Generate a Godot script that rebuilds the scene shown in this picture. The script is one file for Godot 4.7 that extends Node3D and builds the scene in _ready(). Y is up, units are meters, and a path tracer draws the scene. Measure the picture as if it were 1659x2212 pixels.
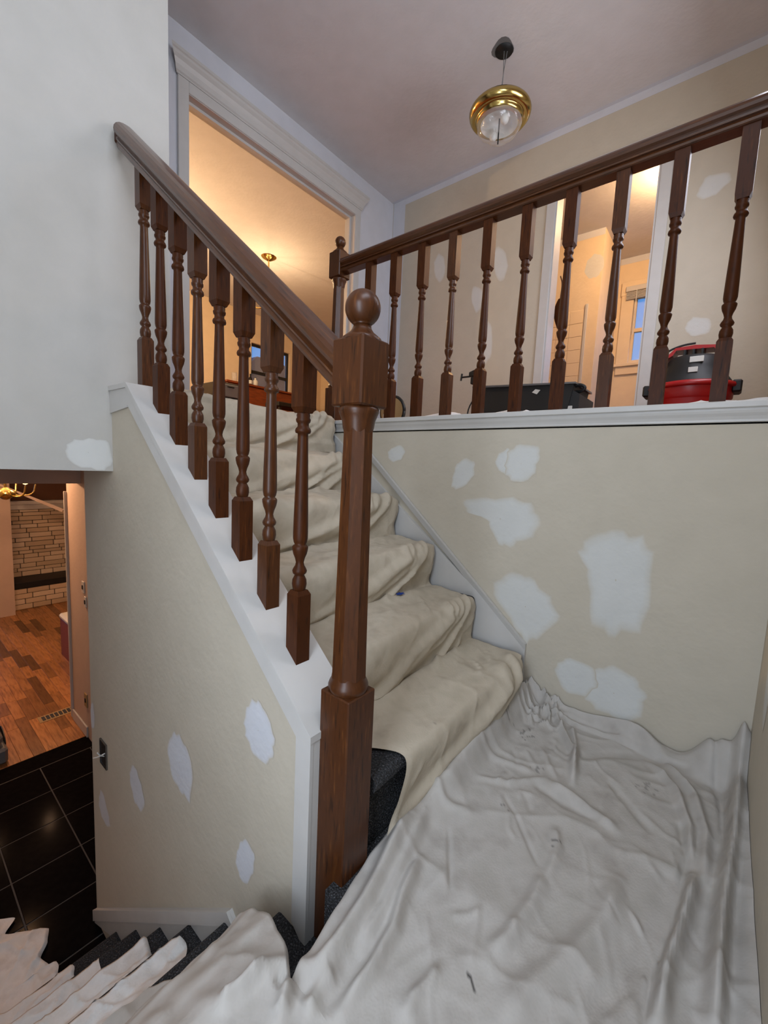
extends Node3D

# ---------------------------------------------------------------- helpers
var names_taken := {}
var M := {}
var UPF := 1.255      # upper floor
var CEIL := 3.695
var LOW := -1.464     # lower floor
var RISE := 0.2092
var RUN := 0.242
var patch_count := 0
var LIV := 0.55
var BATH := 2.5
var FAM := 1.5

func numbered(called: String, parent: Node) -> String:
	var key := str(parent.get_instance_id()) + called
	var n: int = names_taken.get(key, 0)
	names_taken[key] = n + 1
	return called if n == 0 else "%s_%03d" % [called, n]

func nst(smooth := false) -> SurfaceTool:
	var st := SurfaceTool.new()
	st.begin(Mesh.PRIMITIVE_TRIANGLES)
	st.set_smooth_group(0 if smooth else -1)
	return st

func done(st: SurfaceTool) -> ArrayMesh:
	st.generate_normals()
	return st.commit()

func thing(called: String, label: String, category: String, at: Vector3, group := "") -> Node3D:
	var o := Node3D.new()
	o.name = numbered(called, self)
	add_child(o, true)
	o.position = at
	o.set_meta("label", label)
	o.set_meta("category", category)
	if group != "":
		o.set_meta("group", group)
	return o

# a mesh written in world coordinates, put under parent (which is not turned)
func part(called: String, what, mat: Material, parent: Node3D) -> MeshInstance3D:
	var o := MeshInstance3D.new()
	o.mesh = done(what) if what is SurfaceTool else what
	o.material_override = mat
	o.name = numbered(called, parent)
	parent.add_child(o, true)
	var p: Node = parent
	var off := Vector3.ZERO
	while p != self:
		off += (p as Node3D).position
		p = p.get_parent()
	o.position = -off
	return o

func inst(called: String, mesh: Mesh, mat: Material, parent: Node3D, at: Vector3) -> MeshInstance3D:
	var o := part(called, mesh, mat, parent)
	o.position += at
	return o

func tag(o: Node, label: String, category: String, group := "") -> Node:
	o.set_meta("label", label)
	o.set_meta("category", category)
	if group != "":
		o.set_meta("group", group)
	return o

func struct(called: String, st, mat: Material, label: String, category: String) -> MeshInstance3D:
	var o := part(called, st, mat, self)
	o.set_meta("kind", "structure")
	o.set_meta("label", label)
	o.set_meta("category", category)
	return o

# ---------------------------------------------------------------- shapes
func fan(st: SurfaceTool, pts: Array, out: Vector3) -> void:
	var n: Vector3 = (pts[1] - pts[0]).cross(pts[2] - pts[0])
	if pts.size() > 3 and n.length() < 1e-12:
		n = (pts[2] - pts[0]).cross(pts[3] - pts[0])
	var flip := n.dot(out) > 0.0
	for i in range(1, pts.size() - 1):
		st.add_vertex(pts[0])
		if flip:
			st.add_vertex(pts[i + 1])
			st.add_vertex(pts[i])
		else:
			st.add_vertex(pts[i])
			st.add_vertex(pts[i + 1])

func box(st: SurfaceTool, a: Vector3, b: Vector3, c := 0.0) -> void:
	var lo := Vector3(minf(a.x, b.x), minf(a.y, b.y), minf(a.z, b.z))
	var hi := Vector3(maxf(a.x, b.x), maxf(a.y, b.y), maxf(a.z, b.z))
	var mid := (lo + hi) / 2
	var h := (hi - lo) / 2
	c = minf(c, minf(h.x, minf(h.y, h.z)) * 0.9)
	var pt := func(s: Vector3, ax: int) -> Vector3:
		var e := h - Vector3.ONE * c
		e[ax] = h[ax]
		return mid + s * e
	for ax in 3:
		var u := (ax + 1) % 3
		var v := (ax + 2) % 3
		for sg in [-1.0, 1.0]:
			var q := []
			for k in [[-1.0, -1.0], [1.0, -1.0], [1.0, 1.0], [-1.0, 1.0]]:
				var s := Vector3.ZERO
				s[ax] = sg
				s[u] = k[0]
				s[v] = k[1]
				q.append(pt.call(s, ax))
			var o := Vector3.ZERO
			o[ax] = sg
			fan(st, q, o)
			if c > 0.0:
				for s2 in [-1.0, 1.0]:
					var s0 := Vector3.ZERO
					s0[ax] = sg
					s0[u] = s2
					s0[v] = -1.0
					var s1 := s0
					s1[v] = 1.0
					var oo := Vector3.ZERO
					oo[ax] = sg
					oo[u] = s2
					fan(st, [pt.call(s0, ax), pt.call(s1, ax), pt.call(s1, u), pt.call(s0, u)], oo)
	if c > 0.0:
		for i in 8:
			var s := Vector3(-1.0 if i & 1 else 1.0, -1.0 if i & 2 else 1.0, -1.0 if i & 4 else 1.0)
			fan(st, [pt.call(s, 0), pt.call(s, 1), pt.call(s, 2)], s)

func bx(a: Vector3, b: Vector3, c := 0.0) -> SurfaceTool:
	var st := nst()
	box(st, a, b, c)
	return st

func lift(p: Vector2, ax: int, w: float) -> Vector3:
	if ax == 0:
		return Vector3(w, p.y, p.x)
	if ax == 1:
		return Vector3(p.x, w, p.y)
	return Vector3(p.x, p.y, w)

# polygon in the plane across axis ax: (z, y), (x, z) or (x, y)
func prism(st: SurfaceTool, poly: Array, ax: int, w0: float, w1: float) -> void:
	var pp := PackedVector2Array(poly)
	var idx := Geometry2D.triangulate_polygon(pp)
	var lo := minf(w0, w1)
	var hi := maxf(w0, w1)
	var o := Vector3.ZERO
	o[ax] = 1.0
	for i in range(0, idx.size(), 3):
		fan(st, [lift(pp[idx[i]], ax, hi), lift(pp[idx[i + 1]], ax, hi), lift(pp[idx[i + 2]], ax, hi)], o)
		fan(st, [lift(pp[idx[i]], ax, lo), lift(pp[idx[i + 1]], ax, lo), lift(pp[idx[i + 2]], ax, lo)], -o)
	var cw := Geometry2D.is_polygon_clockwise(pp)
	for i in pp.size():
		var a := pp[i]
		var b := pp[(i + 1) % pp.size()]
		var e := b - a
		var n2 := Vector2(e.y, -e.x)
		if cw:
			n2 = -n2
		# is_polygon_clockwise uses y-down sense; settle by testing a point just outside
		var mid := (a + b) / 2.0
		if Geometry2D.is_point_in_polygon(mid + n2.normalized() * 0.0004, pp):
			n2 = -n2
		fan(st, [lift(a, ax, lo), lift(b, ax, lo), lift(b, ax, hi), lift(a, ax, hi)], lift(n2, ax, 0.0))

func pr(poly: Array, ax: int, w0: float, w1: float) -> SurfaceTool:
	var st := nst()
	prism(st, poly, ax, w0, w1)
	return st

# profile of (radius, height) from bottom to top round a vertical axis at c
func lathe(st: SurfaceTool, prof: Array, c: Vector3, n := 20) -> void:
	for i in prof.size() - 1:
		var p: Vector2 = prof[i]
		var q: Vector2 = prof[i + 1]
		var d := q - p
		for k in n:
			var a := TAU * k / n
			var b := TAU * (k + 1) / n
			var ca := Vector3(cos(a), 0, sin(a))
			var cb := Vector3(cos(b), 0, sin(b))
			var m := (ca + cb).normalized()
			var out := m * d.y + Vector3(0, -d.x, 0)
			var pts := [c + ca * p.x + Vector3(0, p.y, 0), c + cb * p.x + Vector3(0, p.y, 0), c + cb * q.x + Vector3(0, q.y, 0), c + ca * q.x + Vector3(0, q.y, 0)]
			if p.x < 1e-5:
				pts.remove_at(1)
			elif q.x < 1e-5:
				pts.remove_at(3)
			fan(st, pts, out)

# round tube along points
func tube(st: SurfaceTool, pts: Array, r: float, n := 8) -> void:
	var rings := []
	var side := Vector3.ZERO
	for i in pts.size():
		var d: Vector3 = (pts[mini(i + 1, pts.size() - 1)] - pts[maxi(i - 1, 0)]).normalized()
		if side == Vector3.ZERO:
			side = d.cross(Vector3.UP if absf(d.y) < 0.9 else Vector3.RIGHT).normalized()
		else:
			side = (side - d * side.dot(d)).normalized()
		var up := side.cross(d)
		var ring := []
		for k in n:
			ring.append(pts[i] + (side * cos(TAU * k / n) + up * sin(TAU * k / n)) * r)
		rings.append(ring)
	for i in rings.size() - 1:
		for k in n:
			var k2 := (k + 1) % n
			var mid: Vector3 = (rings[i][k] + rings[i][k2] + rings[i + 1][k] + rings[i + 1][k2]) / 4.0
			var ax: Vector3 = (pts[i] + pts[i + 1]) / 2.0
			fan(st, [rings[i][k], rings[i][k2], rings[i + 1][k2], rings[i + 1][k]], mid - ax)
	fan(st, rings[0], pts[0] - pts[1])
	fan(st, rings[-1], pts[-1] - pts[-2])

func smooth_path(pts: Array, times := 2) -> Array:
	for t in times:
		var q := [pts[0]]
		for i in pts.size() - 1:
			q.append(pts[i].lerp(pts[i + 1], 0.25))
			q.append(pts[i].lerp(pts[i + 1], 0.75))
		q.append(pts[-1])
		pts = q
	return pts

# profile (across, up) swept from a to b with plumb ends; UVs run along the length
func sweep(st: SurfaceTool, prof: Array, a: Vector3, b: Vector3) -> void:
	var d := b - a
	var flat := Vector3(d.x, 0, d.z).normalized()
	var side := flat.cross(Vector3.UP)
	var cosv := Vector2(Vector2(d.x, d.z).length(), d.y).normalized().x
	var ctr := Vector2.ZERO
	for p in prof:
		ctr += p / prof.size()
	var around := 0.0
	var pp := PackedVector2Array(prof)
	for i in prof.size():
		var p: Vector2 = prof[i]
		var q: Vector2 = prof[(i + 1) % prof.size()]
		var oa := side * p.x + Vector3.UP * (p.y / cosv)
		var ob := side * q.x + Vector3.UP * (q.y / cosv)
		var e := q - p
		var n2 := Vector2(e.y, -e.x)
		if Geometry2D.is_point_in_polygon((p + q) / 2.0 + n2.normalized() * 0.0003, pp):
			n2 = -n2
		var out := side * n2.x + Vector3.UP * n2.y
		out -= d.normalized() * out.dot(d.normalized())
		var v := [a + oa, a + ob, b + ob, b + oa]
		var uv := [Vector2(0, around), Vector2(0, around + e.length()), Vector2(d.length(), around + e.length()), Vector2(d.length(), around)]
		var order := [0, 1, 2, 0, 2, 3]
		if (v[1] - v[0]).cross(v[2] - v[0]).dot(out) > 0.0:
			order = [0, 2, 1, 0, 3, 2]
		for k in order:
			st.set_uv(uv[k])
			st.add_vertex(v[k])
		around += e.length()
	var idx := Geometry2D.triangulate_polygon(pp)
	for i in range(0, idx.size(), 3):
		for endp in [[a, -d], [b, d]]:
			var t := []
			for k in 3:
				var p: Vector2 = pp[idx[i + k]]
				t.append(endp[0] + side * p.x + Vector3.UP * (p.y / cosv))
			st.set_uv(Vector2(0, 0))
			fan(st, t, endp[1])

func mesh_grid(rows: Array, colors = null) -> ArrayMesh:
	# rows of equal length of Vector3; normals smooth
	var ny := rows.size()
	var nx: int = rows[0].size()
	var v := PackedVector3Array()
	var c := PackedColorArray()
	var uv := PackedVector2Array()
	for j in ny:
		for i in nx:
			v.append(rows[j][i])
			uv.append(Vector2(float(i) / nx, float(j) / ny))
			if colors != null:
				c.append(colors[j][i])
	var nrm := PackedVector3Array()
	for j in ny:
		for i in nx:
			var dx: Vector3 = rows[j][mini(i + 1, nx - 1)] - rows[j][maxi(i - 1, 0)]
			var dz: Vector3 = rows[mini(j + 1, ny - 1)][i] - rows[maxi(j - 1, 0)][i]
			nrm.append(dx.cross(dz).normalized())
	var idx := PackedInt32Array()
	for j in ny - 1:
		for i in nx - 1:
			var a := j * nx + i
			idx.append_array([a, a + nx, a + 1, a + 1, a + nx, a + nx + 1])
	# make the winding clockwise as seen from the normals' side
	var a0: Vector3 = v[idx[0]]
	var fn := (v[idx[1]] - a0).cross(v[idx[2]] - a0)
	if fn.dot(nrm[idx[0]]) > 0.0:
		for k in range(0, idx.size(), 3):
			var t := idx[k + 1]
			idx[k + 1] = idx[k + 2]
			idx[k + 2] = t
	var arr := []
	arr.resize(Mesh.ARRAY_MAX)
	arr[Mesh.ARRAY_VERTEX] = v
	arr[Mesh.ARRAY_NORMAL] = nrm
	arr[Mesh.ARRAY_TEX_UV] = uv
	arr[Mesh.ARRAY_INDEX] = idx
	if colors != null:
		arr[Mesh.ARRAY_COLOR] = c
	var m := ArrayMesh.new()
	m.add_surface_from_arrays(Mesh.PRIMITIVE_TRIANGLES, arr)
	return m

# ---------------------------------------------------------------- materials
func noise_tex(seed_: int, freq: float, cols: Array, octaves := 4, size := 256, normal := false, bump := 4.0, kind := FastNoiseLite.TYPE_SIMPLEX_SMOOTH) -> NoiseTexture2D:
	var n := FastNoiseLite.new()
	n.seed = seed_
	n.noise_type = kind
	n.frequency = freq
	n.fractal_octaves = octaves
	var t := NoiseTexture2D.new()
	t.width = size
	t.height = size
	t.seamless = true
	t.noise = n
	if normal:
		t.as_normal_map = true
		t.bump_strength = bump
	else:
		var g := Gradient.new()
		var offs := PackedFloat32Array()
		for i in cols.size():
			offs.append(float(i) / (cols.size() - 1))
		g.offsets = offs
		g.colors = PackedColorArray(cols)
		t.color_ramp = g
	return t

func mat(albedo: Color, rough := 0.6, metal := 0.0) -> StandardMaterial3D:
	var m := StandardMaterial3D.new()
	m.albedo_color = albedo
	m.roughness = rough
	m.metallic = metal
	return m

func textured(m: StandardMaterial3D, tex: Texture2D, scale: Vector3, world := false) -> StandardMaterial3D:
	m.albedo_texture = tex
	m.uv1_triplanar = true
	m.uv1_world_triplanar = world
	m.uv1_scale = scale
	return m

func bumped(m: StandardMaterial3D, tex: Texture2D, amount: float) -> StandardMaterial3D:
	m.normal_enabled = true
	m.normal_texture = tex
	m.normal_scale = amount
	return m

func make_materials() -> void:
	var roller := noise_tex(11, 0.06, [], 4, 256, true, 3.0)
	var soft := noise_tex(12, 0.012, [Color(0.975, 0.975, 0.972), Color(1, 1, 1)], 3)
	for k in [["beige", Color(0.75, 0.715, 0.65)], ["ceiling", Color(0.82, 0.81, 0.815)], ["pale", Color(0.71, 0.695, 0.67)], ["pink", Color(0.76, 0.68, 0.63)], ["cream", Color(0.88, 0.80, 0.68)], ["spackle", Color(0.80, 0.80, 0.785)], ["primer", Color(0.80, 0.805, 0.83)], ["brownwall", Color(0.34, 0.22, 0.15)]]:
		M[k[0]] = bumped(textured(mat(k[1], 0.85), soft, Vector3.ONE * 1.3, true), roller, 0.10)
		M[k[0]].uv1_scale = Vector3.ONE * 1.6
	M["white"] = textured(mat(Color(0.765, 0.755, 0.74), 0.4), soft, Vector3.ONE * 2.5, true)
	# stained wood
	var dark := Color(0.125, 0.06, 0.024)
	var mid := Color(0.275, 0.148, 0.06)
	var lit := Color(0.40, 0.235, 0.105)
	var grain := noise_tex(21, 0.018, [dark, mid, mid, lit], 5, 512)
	var w := textured(mat(Color.WHITE, 0.38), grain, Vector3(9, 0.9, 9))
	w.clearcoat_enabled = true
	w.metallic_specular = 0.35
	w.clearcoat = 0.15
	w.clearcoat_roughness = 0.25
	M["wood"] = w
	var w2 := mat(Color.WHITE, 0.28)
	w2.albedo_texture = grain
	w2.uv1_scale = Vector3(0.9, 9, 1)
	w2.clearcoat_enabled = true
	w2.metallic_specular = 0.5
	w2.clearcoat = 0.3
	w2.clearcoat_roughness = 0.2
	M["rail"] = w2
	var w3 := textured(mat(Color(0.92, 0.86, 0.76), 0.46), grain, Vector3(9, 0.9, 9))
	w3.metallic_specular = 0.3
	M["turned"] = w3
	# canvas
	var weave := noise_tex(31, 0.35, [], 2, 256, true, 2.5)
	var mottled := noise_tex(32, 0.02, [Color(0.88, 0.87, 0.86), Color(1, 1, 1), Color(0.94, 0.94, 0.93)], 5)
	M["canvas_grey"] = bumped(textured(mat(Color(0.71, 0.69, 0.665), 0.95), mottled, Vector3.ONE * 1.5, true), weave, 0.10)
	M["canvas_grey"].vertex_color_use_as_albedo = true
	M["canvas_tan"] = bumped(textured(mat(Color(0.74, 0.695, 0.62), 0.95), mottled, Vector3.ONE * 1.5, true), weave, 0.12)
	M["canvas_tan"].vertex_color_use_as_albedo = true
	M["canvas_white"] = bumped(textured(mat(Color(0.88, 0.87, 0.86), 0.95), mottled, Vector3.ONE * 1.5, true), weave, 0.25)
	M["canvas_white"].vertex_color_use_as_albedo = true
	# carpet
	var fleck := noise_tex(41, 0.28, [Color(0.04, 0.04, 0.044), Color(0.13, 0.13, 0.135), Color(0.22, 0.22, 0.23), Color(0.62, 0.62, 0.64)], 3)
	M["carpet"] = bumped(textured(mat(Color.WHITE, 1.0), fleck, Vector3.ONE * 2.2, true), noise_tex(42, 0.3, [], 2, 256, true, 8.0), 1.0)
	M["black"] = mat(Color(0.03, 0.032, 0.033), 0.55)
	M["charcoal"] = mat(Color(0.10, 0.10, 0.105), 0.5)
	M["greyplastic"] = mat(Color(0.42, 0.42, 0.42), 0.5)
	M["red"] = mat(Color(0.62, 0.05, 0.06), 0.35)
	M["label"] = mat(Color(0.82, 0.82, 0.80), 0.5)
	M["brass"] = mat(Color(0.76, 0.66, 0.40), 0.18, 1.0)
	M["metal"] = mat(Color(0.55, 0.55, 0.56), 0.35, 1.0)
	M["tape"] = mat(Color(0.05, 0.22, 0.55), 0.6)
	var g := mat(Color(1, 1, 1, 0.12), 0.05)
	g.transparency = BaseMaterial3D.TRANSPARENCY_ALPHA
	M["glass"] = g
	var cg := mat(Color(0.95, 0.95, 0.95, 0.16), 0.10)
	cg.transparency = BaseMaterial3D.TRANSPARENCY_ALPHA
	M["clearglass"] = cg
	M["bottle"] = mat(Color(0.10, 0.05, 0.03), 0.12)
	M["tile"] = textured(mat(Color.WHITE, 0.12), noise_tex(51, 0.03, [Color(0.05, 0.042, 0.044), Color(0.085, 0.075, 0.075)], 4), Vector3.ONE * 3.0, true)
	M["tile"].metallic_specular = 0.04
	M["grout"] = mat(Color(0.27, 0.265, 0.26), 0.9)
	M["outlet"] = mat(Color(0.82, 0.80, 0.76), 0.4)
	M["tan"] = mat(Color(0.62, 0.52, 0.36), 0.8)
	M["orangewood"] = textured(mat(Color.WHITE, 0.45), noise_tex(61, 0.02, [Color(0.40, 0.17, 0.06), Color(0.56, 0.27, 0.10)], 4), Vector3(1.0, 8, 8))
	M["bathtile"] = mat(Color(0.88, 0.80, 0.68), 0.3)
	for k in ["spackle", "primer"]:
		var pm: StandardMaterial3D = M[k].duplicate()
		pm.albedo_color = Color.WHITE
		pm.vertex_color_use_as_albedo = true
		M[k + "_patch"] = pm
	M["lamp"] = mat(Color(1, 0.9, 0.7), 0.5)
	M["lamp"].emission_enabled = true
	M["lamp"].emission = Color(1.0, 0.85, 0.6)
	M["lamp"].emission_energy_multiplier = 3.0

# ---------------------------------------------------------------- the place
func _ready() -> void:
	var cam := Camera3D.new()
	cam.name = "camera"
	cam.transform = Transform3D(Basis(Vector3(0.631672, 0.046038, 0.773868), Vector3(0.053214, 0.993306, -0.102528), Vector3(-0.773407, 0.105945, 0.624993)), Vector3(0, 0.997, 0))
	cam.fov = 101.6280
	cam.near = 0.02
	cam.far = 100.0
	add_child(cam)
	cam.current = true
	var we := WorldEnvironment.new()
	we.name = "world_environment"
	var env := Environment.new()
	env.background_mode = Environment.BG_SKY
	var sky := Sky.new()
	var psm := ProceduralSkyMaterial.new()
	psm.sky_top_color = Color(0.28, 0.60, 0.95)
	psm.sky_horizon_color = Color(0.42, 0.74, 1.0)
	psm.ground_bottom_color = Color(0.25, 0.27, 0.30)
	psm.ground_horizon_color = Color(0.40, 0.50, 0.66)
	psm.energy_multiplier = 1.2
	sky.sky_material = psm
	env.sky = sky
	env.tonemap_mode = Environment.TONE_MAPPER_LINEAR
	env.tonemap_exposure = 0.80
	env.sdfgi_enabled = true
	env.ssao_enabled = true
	env.ssil_enabled = true
	we.environment = env
	add_child(we)
	# daylight through the entry glazing
	area("entry_transom_daylight", Vector3(0.25, 2.86, 0.10), Vector2(1.25, 0.9), Vector3(0.1, -0.45, -1), Color(0.91, 0.945, 1.0), 4.2)
	area("entry_door_daylight", Vector3(-0.62, 1.1, -0.23), Vector2(0.46, 1.6), Vector3(1, -0.12, -0.35), Color(0.89, 0.94, 1.0), 3.6)
	area("hall_window_daylight", Vector3(2.45, 2.55, 0.12), Vector2(1.0, 0.9), Vector3(0, -0.4, -1), Color(0.96, 0.96, 1.0), 2.7)
	area("bathroom_window_daylight", Vector3(5.98, 2.75, -0.80), Vector2(0.5, 0.7), Vector3(-1, -0.3, 0), Color(0.6, 0.75, 1.0), 0.25)
	make_materials()
	build_shell()
	build_upper_stairs()
	build_lower_stairs()
	build_railings()
	build_cloths()
	build_hall_things()
	build_living_room()
	build_bathroom()
	build_lower_rooms()

func area(called: String, at: Vector3, size: Vector2, towards: Vector3, color: Color, energy: float) -> void:
	var l := AreaLight3D.new()
	l.name = called
	l.area_size = size
	l.light_color = color
	l.light_energy = energy
	l.area_range = 30.0
	l.area_attenuation = 2.0
	l.shadow_enabled = true
	add_child(l)
	l.look_at_from_position(at, at + towards)

func omni(called: String, at: Vector3, color: Color, energy: float, size: float) -> void:
	var l := OmniLight3D.new()
	l.name = called
	l.position = at
	l.light_color = color
	l.light_energy = energy
	l.light_size = size
	l.omni_range = 30.0
	l.omni_attenuation = 2.0
	l.shadow_enabled = true
	add_child(l)

# an irregular thin skim of filler on a wall plane, feathered out at its rim
func patch_shape(poly: Array, ax: int, face: float, out: float, feather := 0.16, wall := "beige", skim := "spackle") -> SurfaceTool:
	var base: Color = M[wall].albedo_color.srgb_to_linear()
	var filler: Color = M[skim].albedo_color.srgb_to_linear()
	var q := poly.duplicate()
	q.append(poly[0])
	for t in 2:
		var r := []
		for i in q.size() - 1:
			r.append(q[i].lerp(q[i + 1], 0.22))
			r.append(q[i].lerp(q[i + 1], 0.78))
		r.append(r[0])
		q = r
	var c := Vector2.ZERO
	for i in q.size() - 1:
		c += q[i] / (q.size() - 1)
	var o := Vector3.ZERO
	o[ax] = out
	patch_count += 1
	var w := face + out * (0.7 + 0.15 * (patch_count % 5))
	var st := nst(true)
	var rings := [0.02, 1.0 - feather, 1.0, 1.0 + feather * 0.6]
	var alpha := [1.0, 0.95, 0.6, 0.0]
	for r in 3:
		for i in q.size() - 1:
			var p := [[i, r], [i + 1, r], [i + 1, r + 1], [i, r + 1]]
			var order := [0, 1, 2, 0, 2, 3]
			var v := []
			for k in p:
				var wob := 1.0 + 0.05 * sin(k[0] * 1.7 + patch_count) + 0.03 * sin(k[0] * 4.1)
				if k[0] == q.size() - 1:
					wob = 1.0 + 0.05 * sin(patch_count)
				v.append(lift(c + (q[k[0]] - c) * rings[k[1]] * wob, ax, w))
			if (v[1] - v[0]).cross(v[2] - v[0]).dot(o) > 0.0:
				order = [0, 2, 1, 0, 3, 2]
			for k in order:
				st.set_color(base.lerp(filler, alpha[p[k][1]]))
				st.add_vertex(v[k])
	return st

func build_shell() -> void:
	var up := UPF
	# ---- landing side
	var s := nst()
	box(s, Vector3(-0.6, -1.6, 0.15), Vector3(3.8, up + 0.6, 0.30))
	box(s, Vector3(-0.6, up + 0.6, 0.15), Vector3(-0.40, CEIL + 0.1, 0.30))
	# wall above the landing is pierced by the entry glazing and the hall window
	box(s, Vector3(-0.40, up + 0.6, 0.15), Vector3(1.9, 2.36, 0.30))
	box(s, Vector3(1.0, 2.36, 0.15), Vector3(1.9, CEIL + 0.1, 0.30))
	box(s, Vector3(-0.40, 3.36, 0.15), Vector3(1.0, CEIL + 0.1, 0.30))
	box(s, Vector3(1.9, up + 0.6, 0.15), Vector3(3.8, 2.05, 0.30))
	box(s, Vector3(3.0, 2.05, 0.15), Vector3(3.8, CEIL + 0.1, 0.30))
	box(s, Vector3(1.9, 3.1, 0.15), Vector3(3.0, CEIL + 0.1, 0.30))
	var wf := struct("wall_front", s, M.beige, "beige entry wall meeting the patched stair wall at the right edge", "wall")
	part("filler_patch", patch_shape([Vector2(1.49, 0.36), Vector2(1.55, 0.34), Vector2(1.60, 0.5), Vector2(1.58, 0.78), Vector2(1.52, 0.85), Vector2(1.45, 0.8)], 2, 0.15, -0.0007), M.spackle_patch, wf)
	# windows in the front wall, behind the camera
	for k in [["window_1", -0.40, 1.0, 2.36, 3.36, "wide white framed window high above the entry"], ["window_2", 1.9, 3.0, 2.05, 3.1, "white framed hall window in the entry wall"]]:
		s = nst()
		box(s, Vector3(k[1], k[3], 0.17), Vector3(k[1] + 0.05, k[4], 0.28))
		box(s, Vector3(k[2] - 0.05, k[3], 0.17), Vector3(k[2], k[4], 0.28))
		box(s, Vector3(k[1] + 0.05, k[3], 0.17), Vector3(k[2] - 0.05, k[3] + 0.05, 0.28))
		box(s, Vector3(k[1] + 0.05, k[4] - 0.05, 0.17), Vector3(k[2] - 0.05, k[4], 0.28))
		var wn := struct(k[0], s, M.white, k[5], "window")
		part("pane", bx(Vector3(k[1] + 0.05, k[3] + 0.05, 0.22), Vector3(k[2] - 0.05, k[4] - 0.05, 0.226)), M.glass, wn)
	s = nst()
	box(s, Vector3(-0.75, -1.7, -9.0), Vector3(-0.6, CEIL + 0.1, -0.56))
	box(s, Vector3(-0.75, -1.7, 0.10), Vector3(-0.6, CEIL + 0.1, 0.30))
	box(s, Vector3(-0.75, -1.7, -0.56), Vector3(-0.6, 0.0, 0.10))
	box(s, Vector3(-0.75, 2.03, -0.56), Vector3(-0.6, CEIL + 0.1, 0.10))
	struct("wall_left", s, M.beige, "plain beige wall on the far left of the stairwell", "wall")
	s = nst()
	box(s, Vector3(-0.68, 0.0, -0.56), Vector3(-0.635, 2.03, -0.46), 0.004)
	box(s, Vector3(-0.68, 0.0, 0.0), Vector3(-0.635, 2.03, 0.10), 0.004)
	box(s, Vector3(-0.68, 0.0, -0.46), Vector3(-0.635, 0.20, 0.0), 0.004)
	box(s, Vector3(-0.68, 1.90, -0.46), Vector3(-0.635, 2.03, 0.0), 0.004)
	var ed := struct("door_4", s, M.white, "white glazed entry door on the left of the landing", "door")
	part("pane", bx(Vector3(-0.66, 0.20, -0.46), Vector3(-0.655, 1.90, 0.0)), M.glass, ed)
	# landing floor
	s = nst()
	box(s, Vector3(-0.6, -0.25, -0.545), Vector3(0.63, -0.005, 0.15))
	box(s, Vector3(0.63, -0.25, -0.635), Vector3(1.80, -0.005, 0.15))
	box(s, Vector3(-0.6, -0.05, -0.575), Vector3(0.63, -0.005, -0.545), 0.012)
	struct("floor_landing", s, M.carpet, "dark carpeted entry landing under the drop cloth", "floor")
	# ---- stair wall on the right, with its filler patches
	var wr := struct("wall_stair_right", bx(Vector3(1.78, -1.6, -1.90), Vector3(1.93, 1.24, 0.16)), M.beige, "beige wall under the upper railing with white filler patches", "wall")
	for poly in [[Vector2(-1.431, 1.085), Vector2(-1.357, 1.122), Vector2(-1.313, 1.093), Vector2(-1.334, 1.045), Vector2(-1.395, 1.028), Vector2(-1.422, 1.048)], [Vector2(-1.027, 0.934), Vector2(-1.008, 1.024), Vector2(-0.961, 1.058), Vector2(-0.909, 1.038), Vector2(-0.913, 0.973), Vector2(-0.963, 0.922), Vector2(-1.007, 0.91)],
			[Vector2(-0.759, 1.021), Vector2(-0.748, 1.093), Vector2(-0.698, 1.123), Vector2(-0.612, 1.108), Vector2(-0.622, 1.046), Vector2(-0.637, 0.987), Vector2(-0.695, 0.96), Vector2(-0.743, 0.981)], [Vector2(-0.813, 1.04), Vector2(-0.79, 1.086), Vector2(-0.74, 1.107), Vector2(-0.748, 1.042), Vector2(-0.718, 0.983), Vector2(-0.772, 0.996)],
			[Vector2(-0.951, 0.861), Vector2(-0.818, 0.877), Vector2(-0.668, 0.885), Vector2(-0.608, 0.831), Vector2(-0.594, 0.763), Vector2(-0.694, 0.688), Vector2(-0.757, 0.672), Vector2(-0.808, 0.746), Vector2(-0.822, 0.787), Vector2(-0.929, 0.801)],
			[Vector2(-0.426, 0.701), Vector2(-0.35, 0.786), Vector2(-0.24, 0.783), Vector2(-0.185, 0.749), Vector2(-0.174, 0.587), Vector2(-0.182, 0.453), Vector2(-0.281, 0.4), Vector2(-0.359, 0.431), Vector2(-0.369, 0.598)], [Vector2(-0.781, 0.458), Vector2(-0.714, 0.548), Vector2(-0.621, 0.556), Vector2(-0.536, 0.493), Vector2(-0.472, 0.409), Vector2(-0.559, 0.303), Vector2(-0.607, 0.268), Vector2(-0.665, 0.336)],
			[Vector2(-0.476, 0.196), Vector2(-0.431, 0.252), Vector2(-0.333, 0.246), Vector2(-0.31, 0.177), Vector2(-0.356, 0.111), Vector2(-0.437, 0.109)], [Vector2(-0.355, 0.141), Vector2(-0.316, 0.243), Vector2(-0.254, 0.274), Vector2(-0.181, 0.245), Vector2(-0.145, 0.186), Vector2(-0.173, 0.082), Vector2(-0.251, 0.076), Vector2(-0.328, 0.092)]]:
		part("filler_patch", patch_shape(poly, 0, 1.78, -0.0007), M.spackle_patch, wr)
	# upper floor slabs
	s = nst()
	box(s, Vector3(1.80, up - 0.30, -1.90), Vector3(3.70, up - 0.004, 0.16))
	box(s, Vector3(0.65, up - 0.30, -7.2), Vector3(6.4, up - 0.004, -1.901))
	box(s, Vector3(-0.6, 0.935, -4.2), Vector3(0.65, up - 0.004, -2.09))
	box(s, Vector3(3.70, up - 0.30, -1.90), Vector3(6.4, up - 0.004, 0.16))
	struct("floor_upper", s, M.orangewood, "upper hall floor seen edge on behind the railing", "floor")
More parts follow.
